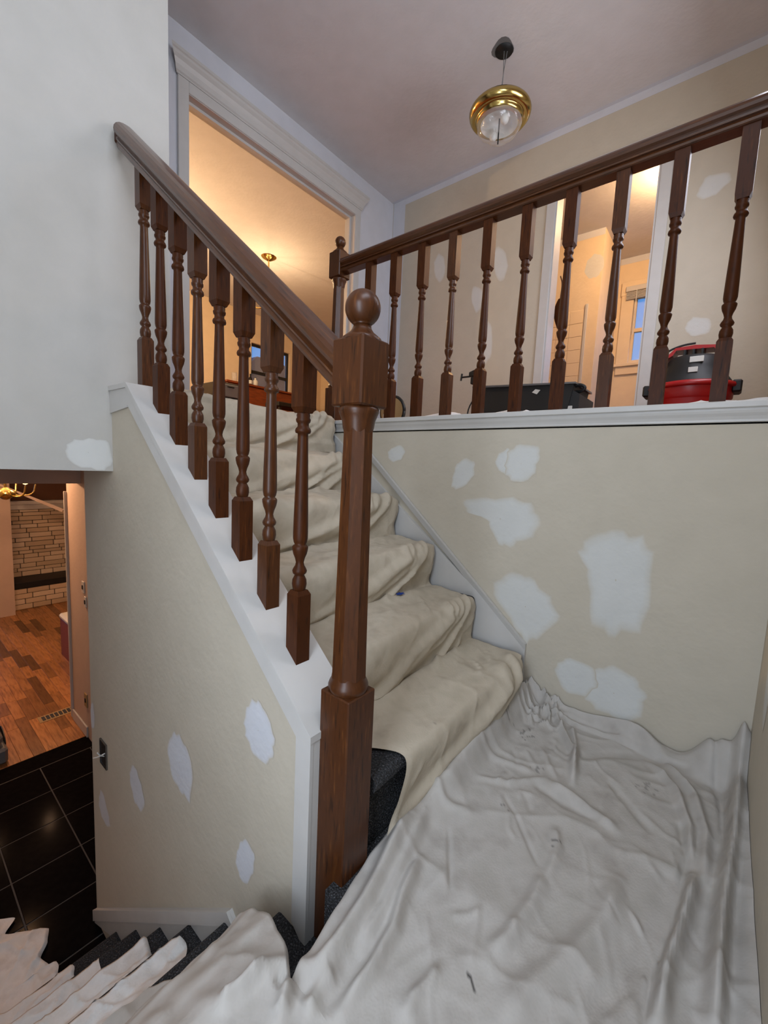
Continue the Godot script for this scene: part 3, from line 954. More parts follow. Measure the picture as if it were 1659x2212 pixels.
func build_cloths() -> void:
	# ---- tan cloth hanging down the upper flight
	var n1 := new_noise(5, 1.0, 2)
	var n2 := new_noise(6, 1.0, 3)
	var prof := [Vector2(-2.30, UPF + 0.012), Vector2(-2.05, UPF + 0.02), Vector2(-1.92, UPF + 0.03)]
	for k in range(6, 0, -1):
		var zf := -0.616 - RUN * (k - 1)
		var y1 := RISE * k
		var yp := y1 - RISE
		prof.append(Vector2(zf - 0.05, y1 + 0.012))
		prof.append(Vector2(zf + 0.004, y1 + 0.012))
		prof.append(Vector2(zf + 0.026, y1 - 0.005))
		prof.append(Vector2(zf + 0.034, y1 - 0.045))
		prof.append(Vector2(zf + 0.030, y1 - 0.10))
		prof.append(Vector2(zf + 0.020, y1 - 0.15))
		if k > 1:
			prof.append(Vector2(zf + 0.016, yp + 0.024))
			prof.append(Vector2(zf + 0.022, yp + 0.012))
			prof.append(Vector2(zf + 0.045, yp + 0.016))
			prof.append(Vector2(zf + 0.11, yp + 0.016))
	prof.append(Vector2(-0.590, 0.03))
	prof.append(Vector2(-0.585, 0.012))
	for t in 2:
		var q := [prof[0]]
		for i in prof.size() - 1:
			q.append(prof[i].lerp(prof[i + 1], 0.25))
			q.append(prof[i].lerp(prof[i + 1], 0.75))
		q.append(prof[-1])
		prof = q
	# folds of the hanging cloth, in (x, length along the cloth)
	var swags := []
	var rg := RandomNumberGenerator.new()
	rg.seed = 23
	var run_len := 0.0
	for j in range(1, prof.size()):
		var before: float = run_len
		run_len += prof[j].distance_to(prof[j - 1])
		for k in range(1, 7):
			var zf := -0.616 - RUN * (k - 1)
			if prof[j - 1].x < zf + 0.02 and prof[j].x >= zf + 0.02 and prof[j].y > RISE * k - 0.1:
				for f in 4:
					var xs := 1.70 - 0.05 * f - rg.randf() * 0.03
					var len := 0.16 + 0.10 * rg.randf()
					swags.append([[Vector2(xs, before - 0.05), Vector2(xs - 0.05, before + 0.03), Vector2(xs - 0.16 - 0.05 * f, before + 0.11), Vector2(xs - 0.34 - 0.10 * f, before + len)], 0.010 + 0.008 * rg.randf(), 0.014 + 0.008 * rg.randf()])
				swags.append([[Vector2(1.62, before + 0.24), Vector2(1.3, before + 0.22), Vector2(1.0 - 0.1 * rg.randf(), before + 0.23)], 0.010, 0.03])
				swags.append([[Vector2(1.45, before - 0.10), Vector2(1.2, before - 0.13), Vector2(0.98, before - 0.08)], 0.004, 0.012])
	for k in 70:
		var p0 := Vector2(rg.randf_range(0.9, 1.72), rg.randf_range(0.2, run_len))
		var dir := Vector2(-1.0, rg.randf_range(-0.2, 1.1)).normalized() * rg.randf_range(0.05, 0.20)
		swags.append([[p0, p0 + dir * 0.5 + Vector2(0, 0.012 * rg.randfn()), p0 + dir], rg.randf_range(-0.003, 0.006), rg.randf_range(0.007, 0.013)])
	swags = boxed(swags)
	var rows := []
	var cols := []
	var arc := 0.0
	for j in prof.size():
		var p: Vector2 = prof[j]
		if j > 0:
			arc += p.distance_to(prof[j - 1])
		var tg: Vector2 = (prof[mini(j + 1, prof.size() - 1)] - prof[maxi(j - 1, 0)]).normalized()
		var nm := Vector2(-tg.y, tg.x)
		var xl := 0.79
		var xr := 1.735 + 0.02 * n1.get_noise_1d(arc * 9.0)
		if p.x > -0.80:
			xl = 0.79 + 0.10 * smoothstep(-0.80, -0.60, p.x)
			if p.x > -0.60:
				xl = curve(-p.y, [Vector2(-0.21, 0.89), Vector2(-0.10, 0.855), Vector2(0.0, 0.795)])
				xr = curve(-p.y, [Vector2(-0.21, 1.72), Vector2(-0.12, 1.66), Vector2(0.0, 1.60)])
		var row := []
		var crow := []
		for i in 131:
			var u := i / 130.0
			var x := lerpf(xl, xr, u)
			var right := smoothstep(0.45, 1.0, u)
			var a := arc
			# swags gathering towards the right-hand nosings
			var h := 1.35 * fold_height(Vector2(x, a), swags)
			h += 0.016 * n1.get_noise_2d(x * 1.5, a * 2.2) + 0.005 * right * ridged(n1, x * 2.4 + a * 2.0, a * 4.0 - x * 1.0 + 3.0)
			h += 0.0035 * ridged(n2, x * 2.2 - a * 1.2, a * 3.5 + x * 2.0)
			var edge := smoothstep(0.0, 0.03, u) * smoothstep(0.0, 0.03, 1.0 - u)
			h = h * (0.35 + 0.65 * edge) - 0.006 * (1.0 - edge)
			if p.x < -1.80:
				h += 0.03 * maxf(0.0, n1.get_noise_1d(x * 1.6 + 1.0))
			var q2 := p + nm * h
			var lowest := 0.004
			row.append(Vector3(x, maxf(q2.y, lowest), q2.x))
			var tint := 1.0 - 0.05 * maxf(0.0, n2.get_noise_2d(x * 3.0, a * 3.0)) - (0.35 if n2.get_noise_2d(x * 60.0, a * 60.0) > 0.78 else 0.0)
			crow.append(Color(tint, tint, tint))
		rows.append(row)
		cols.append(crow)
	tag(part("drop_cloth", mesh_grid(rows, cols), M.canvas_tan, self), "tan canvas drop cloth draped down the upward stairs", "drop cloth")

	var tan_rows := rows
	# ---- grey cloth over the landing
	var folds := boxed([
		[[Vector2(0.896, -0.581), Vector2(0.77, -0.555), Vector2(0.652, -0.528), Vector2(0.559, -0.515), Vector2(0.501, -0.514)], 0.030, 0.020],
		[[Vector2(0.939, -0.556), Vector2(0.784, -0.522), Vector2(0.676, -0.493), Vector2(0.587, -0.483)], 0.014, 0.014],
		[[Vector2(0.821, -0.499), Vector2(0.72, -0.475), Vector2(0.652, -0.449), Vector2(0.564, -0.437), Vector2(0.488, -0.438)], 0.020, 0.014],
		[[Vector2(1.805, -0.672), Vector2(1.756, -0.609), Vector2(1.666, -0.598)], 0.045, 0.012],
		[[Vector2(1.69, -0.677), Vector2(1.608, -0.61), Vector2(1.694, -0.595)], 0.040, 0.010],
		[[Vector2(1.561, -0.66), Vector2(1.532, -0.597), Vector2(1.589, -0.582)], 0.030, 0.010],
		[[Vector2(1.821, -0.634), Vector2(1.793, -0.49), Vector2(1.788, -0.349), Vector2(1.773, -0.213), Vector2(1.745, -0.089)], 0.034, 0.020],
		[[Vector2(1.751, -0.575), Vector2(1.735, -0.462), Vector2(1.73, -0.352), Vector2(1.738, -0.222)], -0.010, 0.010],
		[[Vector2(1.736, -0.451), Vector2(1.631, -0.386), Vector2(1.52, -0.314), Vector2(1.375, -0.279)], 0.020, 0.011],
		[[Vector2(1.687, -0.367), Vector2(1.552, -0.315), Vector2(1.455, -0.3)], 0.014, 0.009],
		[[Vector2(1.325, -0.333), Vector2(1.31, -0.266), Vector2(1.287, -0.189), Vector2(1.27, -0.138)], 0.012, 0.016],
		[[Vector2(1.289, -0.372), Vector2(1.267, -0.274), Vector2(1.278, -0.175)], -0.007, 0.014],
		[[Vector2(1.46, -0.186), Vector2(1.402, -0.124), Vector2(1.337, -0.063)], -0.008, 0.010],
		[[Vector2(1.531, -0.302), Vector2(1.626, -0.217), Vector2(1.694, -0.126), Vector2(1.709, -0.058)], -0.008, 0.018],
		[[Vector2(1.66, -0.094), Vector2(1.559, -0.02), Vector2(1.415, 0.023), Vector2(1.288, 0.028)], 0.016, 0.012],
		[[Vector2(1.709, -0.058), Vector2(1.576, 0.027), Vector2(1.427, 0.06), Vector2(1.251, 0.06)], 0.014, 0.012],
		[[Vector2(1.416, 0.002), Vector2(1.302, 0.024), Vector2(1.183, 0.017)], -0.012, 0.008],
		[[Vector2(1.202, -0.012), Vector2(1.072, -0.014), Vector2(0.961, -0.031), Vector2(0.86, -0.064), Vector2(0.757, -0.105)], -0.014, 0.016],
		[[Vector2(1.235, 0.042), Vector2(1.08, 0.024), Vector2(0.964, 0.009), Vector2(0.852, 0.005)], 0.030, 0.014],
		[[Vector2(1.201, 0.021), Vector2(1.066, 0.009), Vector2(0.948, -0.009), Vector2(0.835, -0.014)], -0.014, 0.009],
		[[Vector2(1.983, 0.132), Vector2(1.65, 0.125), Vector2(1.366, 0.111), Vector2(1.156, 0.095), Vector2(1.012, 0.087), Vector2(0.914, 0.086)], 0.040, 0.014],
		[[Vector2(1.829, 0.055), Vector2(1.589, 0.094), Vector2(1.392, 0.105)], -0.012, 0.010],
		[[Vector2(1.835, -0.028), Vector2(1.973, 0.05), Vector2(2.058, 0.133)], 0.050, 0.012],
		[[Vector2(0.995, -0.246), Vector2(0.909, -0.243), Vector2(0.823, -0.253), Vector2(0.75, -0.272)], 0.012, 0.018],
		[[Vector2(1.002, -0.237), Vector2(1.098, -0.243), Vector2(1.154, -0.266)], 0.008, 0.012],
		[[Vector2(1.168, -0.421), Vector2(1.114, -0.356), Vector2(1.02, -0.271)], -0.004, 0.006],
		[[Vector2(0.953, -0.489), Vector2(0.871, -0.438), Vector2(0.81, -0.402)], -0.005, 0.006],
		[[Vector2(1.053, -0.631), Vector2(1.013, -0.54), Vector2(1.044, -0.481)], 0.006, 0.012],
		[[Vector2(1.281, -0.607), Vector2(1.315, -0.501), Vector2(1.336, -0.397)], 0.006, 0.012],
		[[Vector2(1.181, -0.52), Vector2(1.233, -0.434), Vector2(1.336, -0.351)], 0.006, 0.011],
		[[Vector2(1.102, -0.108), Vector2(0.99, -0.106), Vector2(0.864, -0.141), Vector2(0.752, -0.187), Vector2(0.662, -0.214)], 0.014, 0.026],
		[[Vector2(0.66, -0.338), Vector2(0.602, -0.348), Vector2(0.55, -0.348)], 0.008, 0.012],
		# the heap on the first step down, beside the newel
		[[Vector2(0.421, -0.617), Vector2(0.45, -0.591), Vector2(0.483, -0.546), Vector2(0.511, -0.497)], 0.013, 0.020],
		[[Vector2(0.427, -0.604), Vector2(0.388, -0.605), Vector2(0.352, -0.616)], 0.022, 0.014],
		[[Vector2(0.457, -0.549), Vector2(0.437, -0.533), Vector2(0.412, -0.517)], 0.020, 0.013],
		[[Vector2(0.447, -0.572), Vector2(0.443, -0.552), Vector2(0.465, -0.538)], -0.012, 0.010],
		[[Vector2(0.514, -0.487), Vector2(0.48, -0.489), Vector2(0.442, -0.483)], 0.014, 0.014],
	])
	# many small creases, mostly running away from the bunched corner by the stairs
	var rc := RandomNumberGenerator.new()
	rc.seed = 41
	var small := []
	for k in 90:
		var p0 := Vector2(rc.randf_range(0.35, 1.72), rc.randf_range(-0.5, 0.10))
		var dir := (p0 - Vector2(1.70, -0.62)).normalized().rotated(rc.randfn() * 0.5) * rc.randf_range(0.04, 0.16)
		small.append([[p0, p0 + dir * 0.5 + Vector2(rc.randfn(), rc.randfn()) * 0.008, p0 + dir], rc.randf_range(-0.0025, 0.0045), rc.randf_range(0.006, 0.012)])
	folds.append_array(boxed(small))
	var wn := new_noise(17, 1.0, 3)
	var stains := [[[Vector2(1.517, -0.479)][0], 0.045, 0.5], [[Vector2(1.503, -0.555)][0], 0.03, 0.55], [[Vector2(1.129, -0.407)][0], 0.018, 0.5], [[Vector2(1.108, -0.249)][0], 0.018, 0.45], [[Vector2(1.075, -0.233)][0], 0.014, 0.5], [[Vector2(0.984, -0.282)][0], 0.008, 0.2], [[Vector2(1.358, -0.389)][0], 0.03, 0.6], [[Vector2(1.515, -0.096)][0], 0.04, 0.65]]
	var mark: Array = [Vector2(0.688, -0.289), Vector2(0.687, -0.282), Vector2(0.676, -0.272)]
	var drop := [Vector2(0.0, 0.0), Vector2(0.06, -0.008), Vector2(0.14, -0.055), Vector2(0.23, -0.125), Vector2(0.27, -0.17), Vector2(0.305, -0.30), Vector2(0.35, -0.385), Vector2(0.45, -0.405), Vector2(0.53, -0.42)]
	var hem := []
	for p in [Vector2(1.771, -0.594), Vector2(1.721, -0.516), Vector2(1.71, -0.455), Vector2(1.712, -0.349), Vector2(1.72, -0.22), Vector2(1.712, -0.08)]:
		hem.append(Vector2(p.y, p.x))
	var high := func(x: float, z: float) -> Vector3:
		var p := Vector2(x, z)
		var y := 0.012 + 1.45 * fold_height(p, folds)
		var rough := 0.010 * ridged(wn, x * 2.2 - z * 1.0, z * 1.1 + x * 0.6) + 0.003 * ridged(wn, x * 4.0, z * 3.0 + 4.0) + 0.008 * wn.get_noise_2d(x * 0.9, z * 0.9)
		# roll lying against the first riser, bunched up at its right end
		var climb := curve(x, [Vector2(0.70, 0.0), Vector2(0.80, 0.015), Vector2(0.95, 0.03), Vector2(1.10, 0.065), Vector2(1.30, 0.09), Vector2(1.60, 0.10), Vector2(1.76, 0.085)])
		y += climb * exp(-pow((z + 0.572 + 0.012 * wn.get_noise_1d(x * 4.0)) / 0.034, 2.0))
		y += 0.05 * smoothstep(1.56, 1.68, x) * exp(-pow((z + 0.50) / 0.08, 2.0)) * ridged(wn, x * 9.0, z * 9.0)
		# hem folded back along the patched wall, and the corner pushed up the walls
		if x > 1.5:
			y += 0.020 * smoothstep(-0.004, 0.005, x - curve(z, hem)) * smoothstep(0.02, -0.04, z) * smoothstep(-0.58, -0.5, z)
			y += 0.125 * smoothstep(1.67, 1.765, x) * smoothstep(-0.04, 0.07, z)
		y += rough * 0.75 + 0.05 * smoothstep(0.105, 0.15, z) * (0.6 + 0.4 * smoothstep(1.0, 1.7, x))
		if z < -0.572 and x < 0.66:
			y += curve(-0.572 - z, drop)
			y += 0.02 * wn.get_noise_2d(x * 5.0, z * 3.0) * smoothstep(0.0, 0.1, -0.572 - z)
			y = maxf(y, lower_step(z) + 0.016)
		else:
			y = maxf(y, 0.002 + 0.25 * (y + 0.02))
		return Vector3(x, y, z)
	var tint_at := func(x: float, z: float) -> Color:
		var p := Vector2(x, z)
		var t := 1.0
		for s in stains:
			var d := p.distance_to(s[0])
			if d < s[1] and wn.get_noise_2d(x * 45.0, z * 45.0) > 0.12 + 0.35 * d / s[1]:
				t = minf(t, s[2])
		if seg_dist(p, mark[0], mark[1]) < 0.0035 or seg_dist(p, mark[1], mark[2]) < 0.0035:
			t = 0.12
		return Color(t, t, t)
	var j2 := SurfaceTool.new()
	j2.begin(Mesh.PRIMITIVE_TRIANGLES)
	# sheet beside and in front of the newel
	rows = []
	cols = []
	for i in 218:
		var x := lerpf(0.46, 1.768, i / 217.0)
		var zl := curve(x, [Vector2(0.46, -0.550), Vector2(0.51, -0.562), Vector2(0.62, -0.585), Vector2(0.70, -0.600), Vector2(0.76, -0.610), Vector2(1.768, -0.612)])
		var row := []
		var crow := []
		for j in 125:
			var z := lerpf(zl, 0.149, j / 124.0)
			var v: Vector3 = high.call(x, z)
			if j == 0:
				v.y = maxf(v.y - 0.02, 0.001)
			row.append(v)
			crow.append(tint_at.call(x, z))
		rows.append(row)
		cols.append(crow)
	j2.append_from(mesh_grid(rows, cols), 0, Transform3D())
	# sheet that runs left over the edge of the landing
	rows = []
	cols = []
	for j in 220:
		var z := lerpf(-1.04, 0.149, j / 219.0)
		var xr := curve(z, [Vector2(-1.04, 0.40), Vector2(-0.98, 0.46), Vector2(-0.90, 0.505), Vector2(-0.84, 0.545), Vector2(-0.80, 0.555), Vector2(-0.72, 0.540), Vector2(-0.62, 0.505), Vector2(-0.545, 0.46), Vector2(0.14, 0.46)])
		var row := []
		var crow := []
		for i in 170:
			var x := lerpf(-0.58, xr, i / 169.0)
			var v: Vector3 = high.call(x, z)
			if i == 169 and z < -0.55:
				v.y -= 0.02
			row.append(v)
			crow.append(tint_at.call(x, z))
		rows.append(row)
		cols.append(crow)
	j2.append_from(mesh_grid(rows, cols), 0, Transform3D())
	tag(part("drop_cloth", j2.commit(), M.canvas_grey, self), "large pale grey drop cloth crumpled over the landing floor", "drop cloth")

	# ---- white cloth running down the lower flight to the tiles
	rows = []
	cols = []
	var zz := []
	var z0 := -1.085
	while z0 > -2.72:
		zz.append(z0)
		z0 -= 0.0065
	for z in zz:
		var nosing: float = -0.2092 - 0.864 * (-0.815 - z) - 0.055
		var s0 := 0.0
		for k in 5:
			s0 += lower_step(z + (k - 2) * 0.010) / 5.0
		var yb: float = maxf(s0 + 0.014, nosing if z > -2.2 else LOW + 0.012)
		var step_no: int = int((-z - 0.821) / RUN)
		var xr := curve(-z, [Vector2(1.08, 0.44), Vector2(1.14, 0.55), Vector2(1.26, 0.575), Vector2(1.34, 0.50), Vector2(1.44, 0.56), Vector2(1.55, 0.575), Vector2(1.63, 0.47), Vector2(1.80, 0.50), Vector2(1.95, 0.45), Vector2(2.27, 0.44)]) + 0.02 * n1.get_noise_1d(z * 6.0)
		if z < -2.27:
			xr = curve(-z, [Vector2(2.27, 0.42), Vector2(2.34, 0.40), Vector2(2.40, 0.44), Vector2(2.47, 0.46), Vector2(2.52, 0.40), Vector2(2.60, 0.31), Vector2(2.66, 0.36), Vector2(2.72, 0.30)])
		var row := []
		var crow := []
		for i in 90:
			var x := lerpf(-0.56, xr, pow(i / 89.0, 0.8))
			var h := 0.014 * ridged(n1, x * 1.3 + z * 3.0, z * 2.0 - x * 5.0) + 0.010 * ridged(n2, x * 5.0 + z * 2.0, z * 3.0) + 0.012 * n1.get_noise_2d(x * 3.0, z * 3.0)
			if i == 89:
				h = 0.0
			row.append(Vector3(x, yb + maxf(h, -0.004), z))
			crow.append(Color.WHITE)
		rows.append(row)
		cols.append(crow)
	tag(part("drop_cloth", mesh_grid(rows, cols), M.canvas_white, self), "white drop cloth running down the lower stairs onto black tiles", "drop cloth")

	# ---- off white cloth on the upper hall floor behind the balusters
	rows = []
	cols = []
	for j in 240:
		var z := lerpf(-1.60, 0.13, j / 239.0)
		var row := []
		var crow := []
		for i in 70:
			var u := i / 69.0
			var x := lerpf(1.885 + 0.012 * n1.get_noise_1d(z * 7.0), 2.45, u * u)
			var roll := exp(-pow((x - 1.925) / 0.022, 2.0))
			var roll2 := exp(-pow((x - 1.99 - 0.03 * n1.get_noise_1d(z * 2.0)) / 0.03, 2.0))
			var h := roll * (0.010 + 0.012 * absf(n2.get_noise_1d(z * 3.0)) + 0.014 * smoothstep(-0.25, 0.1, z)) + roll2 * (0.026 + 0.02 * n1.get_noise_1d(z * 2.4 + 9.0))
			h += 0.06 * exp(-pow((z + 1.24) / 0.10, 2.0) - pow((x - 2.12) / 0.10, 2.0))
			h += 0.008 * ridged(n2, x * 3.0, z * 4.0)
			row.append(Vector3(x, UPF + 0.006 + h * (1.0 if i > 0 else 0.0), z))
			crow.append(Color.WHITE)
		rows.append(row)
		cols.append(crow)
	tag(part("drop_cloth", mesh_grid(rows, cols), M.canvas_white, self), "off white drop cloth rumpled on the upper hall floor behind balusters", "drop cloth")

	# ---- scrap of blue tape lying on the tan cloth
	var c: Vector3 = [Vector3(1.472, 0.445, -1.071)][0]
	# lay it on the cloth itself
	var best := 1e9
	var eye := Vector3(0, 0.997, 0)
	var aim := (c - eye).normalized()
	for row in tan_rows:
		for v in row:
			var off: float = (v - eye).normalized().distance_to(aim) + 0.0
			var near: float = (v as Vector3).distance_to(eye)
			if off < 0.006 and near < best:
				best = near
				c = v
	var star := []
	for k in 12:
		var r: float = [0.030, 0.013, 0.026, 0.012, 0.021, 0.014, 0.028, 0.012, 0.024, 0.011, 0.027, 0.013][k]
		star.append(Vector2(c.x + r * cos(TAU * k / 12.0), c.z + r * 0.8 * sin(TAU * k / 12.0)))
	var st := nst()
	prism(st, star, 1, c.y + 0.005, c.y + 0.0065)
	tag(part("tape_scrap", st, M.tape, self), "torn scrap of blue painter's tape on the tan stair cloth", "tape")

# ---------------------------------------------------------------- things in the upper hall
func build_hall_things() -> void:
	# hanging ceiling lamp, let down on its wires from an open ceiling box
	var lx := 2.723
	var lz := -1.384
	var c := Vector3(lx, 3.315, lz)
	var o := thing("ceiling_lamp", "brass rimmed glass ceiling lamp hanging loose by its wires", "lamp", c)
	var s := nst(true)
	lathe(s, [Vector2(0.118, -0.058), Vector2(0.140, -0.052), Vector2(0.150, -0.040), Vector2(0.150, -0.030), Vector2(0.158, -0.024), Vector2(0.168, -0.027), Vector2(0.182, -0.020), Vector2(0.193, -0.006), Vector2(0.197, 0.010), Vector2(0.193, 0.022), Vector2(0.186, 0.027), Vector2(0.182, 0.034), Vector2(0.160, 0.040), Vector2(0.05, 0.048), Vector2(0.0, 0.050)], c, 40)
	var pan := part("brass_pan", s, M.brass, o)
	s = nst(true)
	lathe(s, [Vector2(0.118, -0.058), Vector2(0.10, -0.02), Vector2(0.0, -0.01)], c, 32)
	part("pan_lining", s, M.label, pan)
	# lobed clear glass bowl
	var rows := []
	for j in 15:
		var t := j / 14.0
		var row := []
		for i in 49:
			var a := TAU * i / 48.0
			var r := 0.142 * cos(t * 1.30) + 0.006 * sin(a * 6.0) * sin(t * PI) + 0.004 * sin(a * 11.0 + t * 9.0) * sin(t * PI)
			row.append(c + Vector3(cos(a) * r, -0.045 - 0.085 * sin(t * PI / 2) - 0.006 * sin(a * 5.0 + t * 6.0) * sin(t * PI), sin(a) * r))
		rows.append(row)
	part("glass_bowl", mesh_grid(rows), M.clearglass, o)
	for k in 2:
		var sg := -1.0 if k == 0 else 1.0
		s = nst(true)
		var prof := []
		for i in 11:
			var a := lerpf(-PI / 2, 1.1, i / 10.0)
			prof.append(Vector2(cos(a) * 0.026 if i > 0 else 0.0, sin(a) * 0.030))
		prof.append(Vector2(0.012, 0.045))
		lathe(s, prof, c + Vector3(sg * 0.045, -0.075, sg * -0.06), 16)
		part("bulb", s, M.label, o)
	s = nst()
	tube(s, [c + Vector3(0, -0.02, 0), c + Vector3(0, -0.172, 0)], 0.0045, 8)
	part("finial_rod", s, M.charcoal, o)
	s = nst()
	tube(s, smooth_path([c + Vector3(0.012, 0.045, 0.01), c + Vector3(0.0, 0.10, 0.0), c + Vector3(0.004, 0.24, 0.004), c + Vector3(0.0, 0.378, 0.0)]), 0.0025, 6)
	tube(s, smooth_path([c + Vector3(-0.014, 0.045, -0.01), c + Vector3(0.002, 0.10, 0.0), c + Vector3(-0.002, 0.22, 0.002), c + Vector3(0.012, 0.378, 0.016)]), 0.0025, 6)
	var wires := part("wires", s, M.greyplastic, o)
	s = nst()
	tube(s, [c + Vector3(0.001, 0.085, 0), c + Vector3(0.003, 0.155, 0.001)], 0.006, 8)
	part("wire_nut", s, M.charcoal, wires)
	o = thing("ceiling_box", "dark open electrical box in the ceiling above the lamp", "box", Vector3(lx, CEIL, lz))
	s = nst(true)
	lathe(s, [Vector2(0.056, -0.004), Vector2(0.0565, 0.0)], Vector3(lx, CEIL, lz), 24)
	lathe(s, [Vector2(0.0, -0.001), Vector2(0.056, -0.004)], Vector3(lx, CEIL, lz), 24)
	part("opening", s, M.black, o)
	s = nst(true)
	for k in 20:
		var a := TAU * k / 20.0
		var b := TAU * (k + 1) / 20.0
		var ra := 0.068 + 0.008 * sin(a * 3.0)
		var rb := 0.068 + 0.008 * sin(b * 3.0)
		fan(s, [Vector3(lx - 0.02 + cos(a) * ra, CEIL - 0.0006, lz + sin(a) * ra), Vector3(lx - 0.02 + cos(b) * rb, CEIL - 0.0006, lz + sin(b) * rb), Vector3(lx, CEIL - 0.0006, lz)], Vector3.DOWN)
	part("smudge", s, M.greyplastic, o)

	# red and black wet and dry vacuum near the hall wall
	var v := Vector3(3.0, UPF + 0.014, -0.206)
	o = thing("shop_vacuum", "red shop vacuum with black motor head behind the last balusters", "vacuum", v)
	s = nst(true)
	lathe(s, [Vector2(0.0, 0.02), Vector2(0.15, 0.02), Vector2(0.168, 0.035), Vector2(0.176, 0.10), Vector2(0.186, 0.18), Vector2(0.188, 0.185), Vector2(0.192, 0.19), Vector2(0.195, 0.25)], v, 36)
	var tank := part("tank", s, M.red, o)
	s = nst(true)
	lathe(s, [Vector2(0.195, 0.242), Vector2(0.208, 0.244), Vector2(0.213, 0.254), Vector2(0.208, 0.268), Vector2(0.19, 0.275), Vector2(0.15, 0.278)], v, 36)
	part("rim", s, M.red, tank)
	for k in 4:
		var a := TAU * k / 4.0 + 0.78
		s = nst()
		box(s, v + Vector3(cos(a) * 0.16 - 0.03, -0.012, sin(a) * 0.16 - 0.03), v + Vector3(cos(a) * 0.16 + 0.03, 0.03, sin(a) * 0.16 + 0.03), 0.008)
		part("foot", s, M.black, o)
	for sg in [-1.0, 1.0]:
		s = nst()
		box(s, v + Vector3(-0.07, 0.215, sg * 0.205 - 0.025), v + Vector3(0.05, 0.28, sg * 0.205 + 0.02), 0.008)
		part("latch", s, M.black, tank)
	s = nst(true)
	lathe(s, [Vector2(0.190, 0.272), Vector2(0.178, 0.290), Vector2(0.160, 0.315), Vector2(0.142, 0.36), Vector2(0.128, 0.405), Vector2(0.112, 0.425), Vector2(0.0, 0.430)], v, 30)
	var head := part("motor_head", s, M.black, o)
	for k in 3:
		s = nst()
		box(s, v + Vector3(-0.085, 0.422, -0.05 + 0.04 * k), v + Vector3(0.085, 0.46, -0.037 + 0.04 * k), 0.003)
		part("vent_rib", s, M.black, head)
	s = nst()
	var hp := []
	for q in [[-0.155, 0.418], [-0.10, 0.452], [-0.085, 0.478], [0.085, 0.474], [0.10, 0.448], [0.15, 0.44], [0.13, 0.462], [0.09, 0.488], [0.0, 0.498], [-0.09, 0.492], [-0.13, 0.448]]:
		hp.append(Vector2(v.z + q[0], v.y + q[1] - 0.012))
	prism(s, hp, 0, v.x - 0.06, v.x + 0.06)
	part("carry_handle", s, M.red, o)
	s = nst()
	box(s, v + Vector3(-0.142, 0.375, -0.012), v + Vector3(-0.120, 0.405, 0.05), 0.001)
	part("sticker", s, M.label, head)
	s = nst()
	box(s, v + Vector3(-0.163, 0.318, -0.012), v + Vector3(-0.13, 0.345, 0.03), 0.001)
	part("sticker", s, M.label, head)
	s = nst()
	tube(s, smooth_path([v + Vector3(-0.06, 0.31, -0.19), v + Vector3(-0.06, 0.40, -0.185), v + Vector3(-0.05, 0.47, -0.13), v + Vector3(-0.04, 0.497, -0.06), v + Vector3(-0.04, 0.50, 0.0)]), 0.006, 8)
	part("power_cord", s, M.black, o)

	# long black tile saw tub
	var tx := 2.60
	var ty := UPF + 0.012
	o = thing("tile_saw", "long low black tile saw with a clamp at its end", "tool", Vector3(tx + 0.15, ty, -1.03))
	s = nst()
	prism(s, [Vector2(-1.335, ty), Vector2(-0.78, ty), Vector2(-0.735, 1.526), Vector2(-1.358, 1.552)], 0, tx, tx + 0.34)
	var body := part("tub", s, M.black, o)
	s = nst()
	prism(s, [Vector2(-1.375, 1.552), Vector2(-0.72, 1.526), Vector2(-0.72, 1.536), Vector2(-1.375, 1.564)], 0, tx - 0.02, tx + 0.36)
	part("table_top", s, M.metal, o)
	s = nst()
	prism(s, [Vector2(-0.785, ty), Vector2(-0.705, ty), Vector2(-0.700, 1.47), Vector2(-0.77, 1.515)], 0, tx + 0.01, tx + 0.33)
	var endcap := part("end_cap", s, M.charcoal, o)
	s = nst()
	box(s, Vector3(tx + 0.004, 1.36, -0.775), Vector3(tx + 0.012, 1.405, -0.735), 0.001)
	part("sticker", s, M.label, endcap)
	s = nst()
	var dm := [Vector2(-0.975, 1.497), Vector2(-0.955, 1.515), Vector2(-0.925, 1.508), Vector2(-0.945, 1.484)]
	prism(s, dm, 0, tx - 0.003, tx + 0.002)
	part("sticker", s, M.label, body)
	s = nst()
	tube(s, smooth_path([Vector3(tx + 0.06, 1.50, -0.77), Vector3(tx + 0.05, 1.535, -0.73), Vector3(tx + 0.05, 1.52, -0.685), Vector3(tx + 0.05, 1.495, -0.69), Vector3(tx + 0.06, 1.49, -0.75)]), 0.010, 8)
	part("handle", s, M.black, o)
	s = nst()
	tube(s, [Vector3(tx + 0.02, 1.55, -1.345), Vector3(tx + 0.02, 1.665, -1.345)], 0.012, 8)
	box(s, Vector3(tx, 1.635, -1.42), Vector3(tx + 0.04, 1.665, -1.32), 0.004)
	prism(s, [Vector2(-1.42, 1.665), Vector2(-1.33, 1.695), Vector2(-1.32, 1.665)], 0, tx + 0.005, tx + 0.035)
	box(s, Vector3(tx, 1.585, -1.405), Vector3(tx + 0.04, 1.63, -1.365), 0.004)
	var clamp_ := part("clamp", s, M.black, o)
	s = nst()
	tube(s, [Vector3(tx + 0.02, 1.64, -1.42), Vector3(tx + 0.02, 1.64, -1.49)], 0.006, 8)
	tube(s, [Vector3(tx + 0.02, 1.618, -1.488), Vector3(tx + 0.02, 1.664, -1.482)], 0.007, 8)
	part("clamp_screw", s, M.black, clamp_)
	s = nst()
